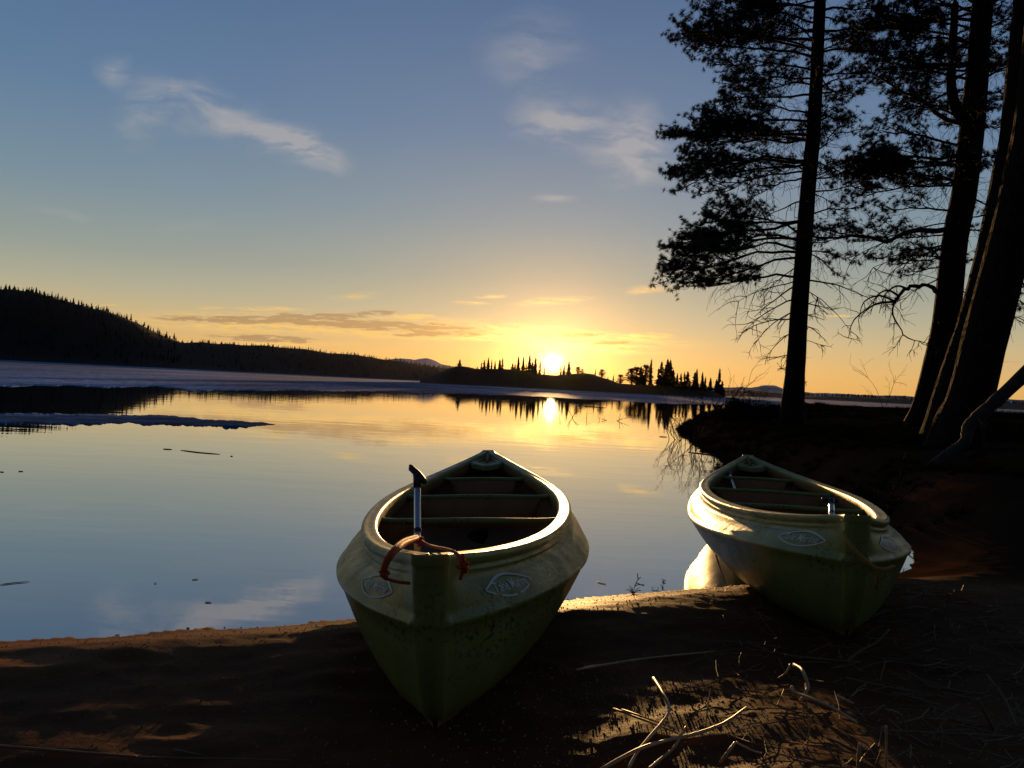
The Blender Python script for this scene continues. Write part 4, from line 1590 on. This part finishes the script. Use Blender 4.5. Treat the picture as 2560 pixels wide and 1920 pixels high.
# ------------------------------------------------------------------ straws, sticks and litter on the sand
def on_ground(px, py, lift=0.0):
    d = 3.0
    r = ray(px, py)
    for _ in range(40):
        p = EYE+r*d
        z = float(ground_z(np.array(p[0]), np.array(p[1])))+lift
        d = d*.5+.5*(H_CAM-z)/-r[2]
    return EYE+r*d


STEMS = [
    ([(1634, 1696, .05), (1655, 1730, .07), (1673, 1768, .06), (1660, 1800, .05), (1599, 1872, .04), (1569, 1925, .03)], 9, 'bent pale straw with a sharp elbow, crossing another straw, bottom right', 1),
    ([(1500, 1925, .02), (1599, 1872, .05), (1680, 1848, .03), (1740, 1834, .03), (1810, 1808, .04), (1867, 1769, .06)], 9, 'longest thick pale straw, running from the bottom edge up to the right', 1),
    ([(1620, 1925, .02), (1655, 1895, .03), (1686, 1867, .04), (1715, 1816, .07)], 8, 'short pale straw curving up beside the elbowed straw', 1),
    ([(1979, 1717, .05), (1990, 1732, .04), (2065, 1761, .04), (2144, 1807, .02)], 8, 'straight bright straw pointing down right under the hooked straw', 1),
    ([(1985, 1662, .07), (2003, 1672, .09), (2012, 1690, .08), (2020, 1715, .05), (2012, 1735, .03), (2000, 1753, .01)], 9, 'hooked bright straw curling over the straight one', 1),
    ([(1976, 1660, .08), (1965, 1682, .05), (1946, 1695, .02)], 5, 'small curved straw left of the hooked one', 1),
    ([(1534, 1772, .02), (1620, 1804, .03), (1696, 1834, .03)], 6, 'left one of two parallel brown straws', 1),
    ([(1555, 1774, .03), (1610, 1793, .04), (1690, 1822, .04)], 5, 'right one of two parallel brown straws', 1),
    ([(1441, 1674, .012), (1604, 1647, .014), (1789, 1628, .012)], 5, 'long thin straight stalk lying across the sand behind the straws', 1),
    ([(1802, 1905, .02), (1820, 1880, .05), (1838, 1856, .07)], 9, 'stubby bright straw end standing up near the bottom', 1),
    ([(1840, 1856, .06), (1880, 1876, .04), (1903, 1883, .02)], 6, 'straw slanting down from the stubby bright one', 1),
    ([(1876, 1842, .04), (1882, 1852, .03), (1890, 1862, .01)], 6, 'short bright straw chip between two longer straws', 1),
    ([(2150, 1861, .10), (2146, 1890, .06), (2144, 1925, .0)], 9, 'upright bright reed stub at the bottom edge', 1),
    ([(2215, 1815, .12), (2216, 1850, .08), (2214, 1925, .0)], 7, 'thin upright reed with a bright joint, right of the stub', 1),
    ([(2206, 1826, .02), (2380, 1834, .02), (2620, 1846, .02)], 6, 'long level stalk running out of the right edge', 0),
    ([(2116, 1695, .02), (2200, 1713, .03), (2293, 1731, .02)], 5, 'thin dim stalk lying behind the upright reeds', 0),
    ([(2120, 1652, .02), (2150, 1628, .05), (2190, 1606, .08), (2222, 1574, .12)], 7, 'dim stick rising toward the bow of the right canoe', 0),
    ([(2445, 1747, .10), (2462, 1780, .06), (2482, 1822, .0)], 8, 'grey reed at far right, lower left of three leaning reeds', 0),
    ([(2494, 1720, .10), (2520, 1765, .05), (2543, 1820, .0)], 8, 'grey reed at far right, lower right of three leaning reeds', 0),
    ([(2467, 1687, .10), (2490, 1720, .06), (2506, 1750, .02)], 6, 'grey reed at far right, uppermost of three leaning reeds', 0),
    ([(2212, 1772, .04), (2245, 1782, .06), (2256, 1795, .05), (2261, 1824, .01)], 5, 'dim bent straw like a knee right of the bright straws', 0),
    ([(2027, 1790, .10), (2022, 1830, .05), (2018, 1873, .0)], 5, 'thin upright straw under the straight bright straw', 1),
    ([(2008, 1768, .06), (2010, 1802, .0)], 5, 'tiny upright straw left of the thin upright one', 1),
    ([(2282, 1888, .06), (2305, 1925, .0)], 7, 'grey reed stub slanting out at the bottom right', 0),
    ([(2190, 1912, .02), (2204, 1876, .06)], 6, 'grey stub leaning between the upright reeds', 0),
    ([(2445, 1897, .01), (2467, 1860, .06)], 6, 'grey straw stub near the bottom right corner', 0),
    ([(2092, 1738, .03), (2134, 1759, .01)], 7, 'short bright straw right of the hooked straw', 1),
    ([(2174, 1790, .02), (2212, 1763, .05)], 6, 'dim straw crossing behind the knee shaped one', 0),
    ([(1962, 1638, .015), (2050, 1647, .02), (2150, 1655, .012)], 5, 'thin dim stalk on the sand below the right canoe', 0),
    ([(2000, 1540, .0), (2010, 1500, .06), (2020, 1478, .1)], 4, 'thin dark stalk against the shadowed side of the right canoe', 0),
    ([(-20, 1864, .012), (160, 1878, .02), (342, 1892, .012)], 8, 'grey stick lying flat at the bottom left corner', 0),
    ([(340, 1893, .012), (520, 1896, .012), (722, 1900, .008)], 5, 'thin grey stick continuing right of the corner stick', 0),
    ([(433, 1874, .012), (506, 1888, .01)], 5, 'short stick just above the thin grey stick', 0),
    ([(1790, 1388, .26), (1800, 1420, .16), (1816, 1466, .02)], 4, 'thin pale stalk standing in front of the right canoe reflection', 1),
    ([(1850, 1420, .12), (1872, 1436, .09), (1886, 1464, .01)], 7, 'bright chip of reed bent at the waterline by the right canoe', 1),
]
for pts, rad, lab, bright in STEMS:
    P = smooth_path([on_ground(x, y, lift) for x, y, lift in pts], max(8, len(pts)*5))
    rr = rad*.5*np.median(P[:, 1])/2000.0
    w = Acc()
    R_ = rr*(1+.07*rng.normal(size=len(P)))*np.linspace(1.05, .8, len(P))
    w.tube(P, R_, 8)
    o = w.obj('dry_stem', M_straw if bright else M_strawd)
    tag(o, lab, 'straw', 'dry straws and sticks on the sand')

# countless bits of straw, grit
w = Acc()
for q in range(2300):
    x, y = .3+random.random()*3.4, 1.5+random.random()**1.2*2.9
    px = 1280+FOC*x/y
    if x < .45+.25*(y-1.9) or (x < 1.3 and random.random() < .55):
        continue
    if float(shore_dist(np.array(x), np.array(y))) < .3:
        continue
    z = float(ground_z(np.array(x), np.array(y)))
    an = random.gauss(.3, 1.0)
    ln = random.uniform(.04, .22)
    d = np.array([math.cos(an), math.sin(an), random.gauss(0, .12)])*ln
    c = np.array([x, y, z+.008+.02*random.random()])
    w.tube(np.array([c-d/2, c+rng.normal(size=3)*ln*.04, c+d/2]), random.uniform(.0010, .0026), 4, cap=False)
tag(w.obj('straw_litter', M_strawd), 'fine dark straw and needles strewn over the sand on the right', 'litter', kind='stuff')
w = Acc()
GXr = np.concatenate([rng.uniform(-2.4, 2.8, 5200), rng.normal(.55, .4, 1800)])
GYr = np.concatenate([rng.uniform(1.85, 4.6, 5200), rng.normal(2.55, .28, 1800)])
gd = shore_dist(GXr, GYr)
gzr = ground_z(GXr, GYr)
for x, y, d, z in zip(GXr, GYr, gd, gzr):
    if d < .03:
        continue
    s = random.uniform(.0016, .0042)
    V = np.array([(x, y, z+s*1.4)]+[(x+s*math.cos(a)*random.uniform(.8, 1.7), y+s*math.sin(a), z-.001) for a in (0.3, 2.4, 4.5)])
    w.add(V, [(0, 1, 2, 2), (0, 2, 3, 3), (0, 3, 1, 1)])


def _grit(g, p):
    n = g.noise(obj_co(g), 90.0, 2)
    g.l(g.ramp(n, [(.4, (.06, .04, .02)), (.62, (.38, .26, .14))]), p.inputs['Base Color'])


M_grit = material('grit', (.15, .1, .06), .35, .6, build=_grit)
tag(w.obj('grit', M_grit, smooth=False), 'coarse grit and crumbs scattered over the beach sand', 'grit', kind='stuff')

# sprig at the waterline
b = on_ground(1582, 1484)
e = empty('sprig', tuple(b))
w = Acc()
for q in range(13):
    an = random.random()*6.28
    d = unit(np.array([math.cos(an)*.8, math.sin(an)*.6, random.uniform(.2, 1.1)]))
    L = random.uniform(.03, .075)
    w.tube(smooth_path([(0, 0, 0), d*L*.6, d*L+np.array([0, 0, -.012])], 6), [.0018, .0017, .0015, .0013, .001, .0006], 4)
fork(w, (0, 0, 0), (-.25, 0, 1), .10, .0016, 1, 0)
w.obj('blades', material('reddish_stem', (.16, .03, .02), .6, .3), e)
tag(e, 'small reddish sprig sprouting at the waterline between the canoes', 'plant')

# sticks and flakes afloat
FLOAT = [([(408, 1123), (430, 1124)], 5, 'short dark twig afloat left of the long twig'), ([(452, 1126), (500, 1132), (550, 1136)], 5, 'long thin dark twig afloat on the calm water at left'),
         ([(576, 1141), (582, 1141)], 5, 'tiny dark fleck afloat right of the long twig'), ([(0, 1463), (30, 1459), (74, 1455)], 4, 'dark reed piece afloat at the left edge of the lake'),
         ([(0, 1180), (10, 1181)], 4, 'dark speck afloat at the far left edge'), ([(46, 1179), (58, 1179)], 4, 'second dark speck afloat near the far left edge'),
         ([(1648, 1092), (1668, 1093)], 5, 'short stick afloat off the tip of the bank'), ([(1462, 1017), (1490, 1018), (1516, 1020)], 4, 'thin branch afloat under the islet reflection'),
         ([(1720, 1131), (1780, 1138), (1839, 1146)], 6, 'long thin stick lying in the shallows at the foot of the bank'),
         ([(512, 1507), (530, 1507)], 5, 'pale flake afloat before the left beach'), ([(1493, 1456), (1516, 1462)], 4, 'pale splinter afloat between the canoes'),
         ([(385, 1459), (392, 1459)], 4, 'tiny pale flake afloat far from the left beach'), ([(480, 1450), (496, 1449)], 4, 'dark chip afloat above the pale flakes'),
         ([(466, 1572), (474, 1572)], 6, 'dark crumb afloat by the left beach edge'), ([(287, 1590), (300, 1589)], 5, 'dark crumb at the waterline left of the other'),
         ([(2030, 1013), (2060, 1013)], 3, 'thin dark line of debris off the bank')]
for pts, rad, lab in FLOAT:
    P = []
    for px, py in pts:
        r = ray(px, py)
        d = H_CAM/-r[2]
        P.append((r[0]*d, d, .003))
    P = np.array(P)
    w = Acc()
    w.tube(smooth_path(P, 8), np.array([.4, .9, 1, 1, .9, .9, .7, .3])*rad*.3*P[:, 1].mean()/2000, 6)
    pale = 'pale' in lab
    o = w.obj('floating_twig', M_straw if pale else M_twig)
    tag(o, lab, 'twig', 'bits of wood afloat on the lake')

# ------------------------------------------------------------------ thin haze added over the lake for a flare-like glow round the sun
HB = (-3200, 3200, -420, 3700, -9, 150)
V = [(HB[i], HB[2+j], HB[4+k]) for i in (0, 1) for j in (0, 1) for k in (0, 1)]
o = mesh_obj('haze', V, [(0, 1, 3, 2), (4, 6, 7, 5), (0, 4, 5, 1), (2, 3, 7, 6), (0, 2, 6, 4), (1, 5, 7, 3)], None, smooth=False)
m = bpy.data.materials.new('haze')
m.use_nodes = True
nt = m.node_tree
nt.nodes.remove(nt.nodes['Principled BSDF'])
pv = nt.nodes.new('ShaderNodeVolumePrincipled')
pv.inputs['Color'].default_value = (1, .82, .64, 1)
pv.inputs['Density'].default_value = 3.8e-6
pv.inputs['Anisotropy'].default_value = .93
nt.links.new(pv.outputs[0], [n for n in nt.nodes if n.type == 'OUTPUT_MATERIAL'][0].inputs['Volume'])
o.data.materials.append(m)
tag(o, kind='stuff')
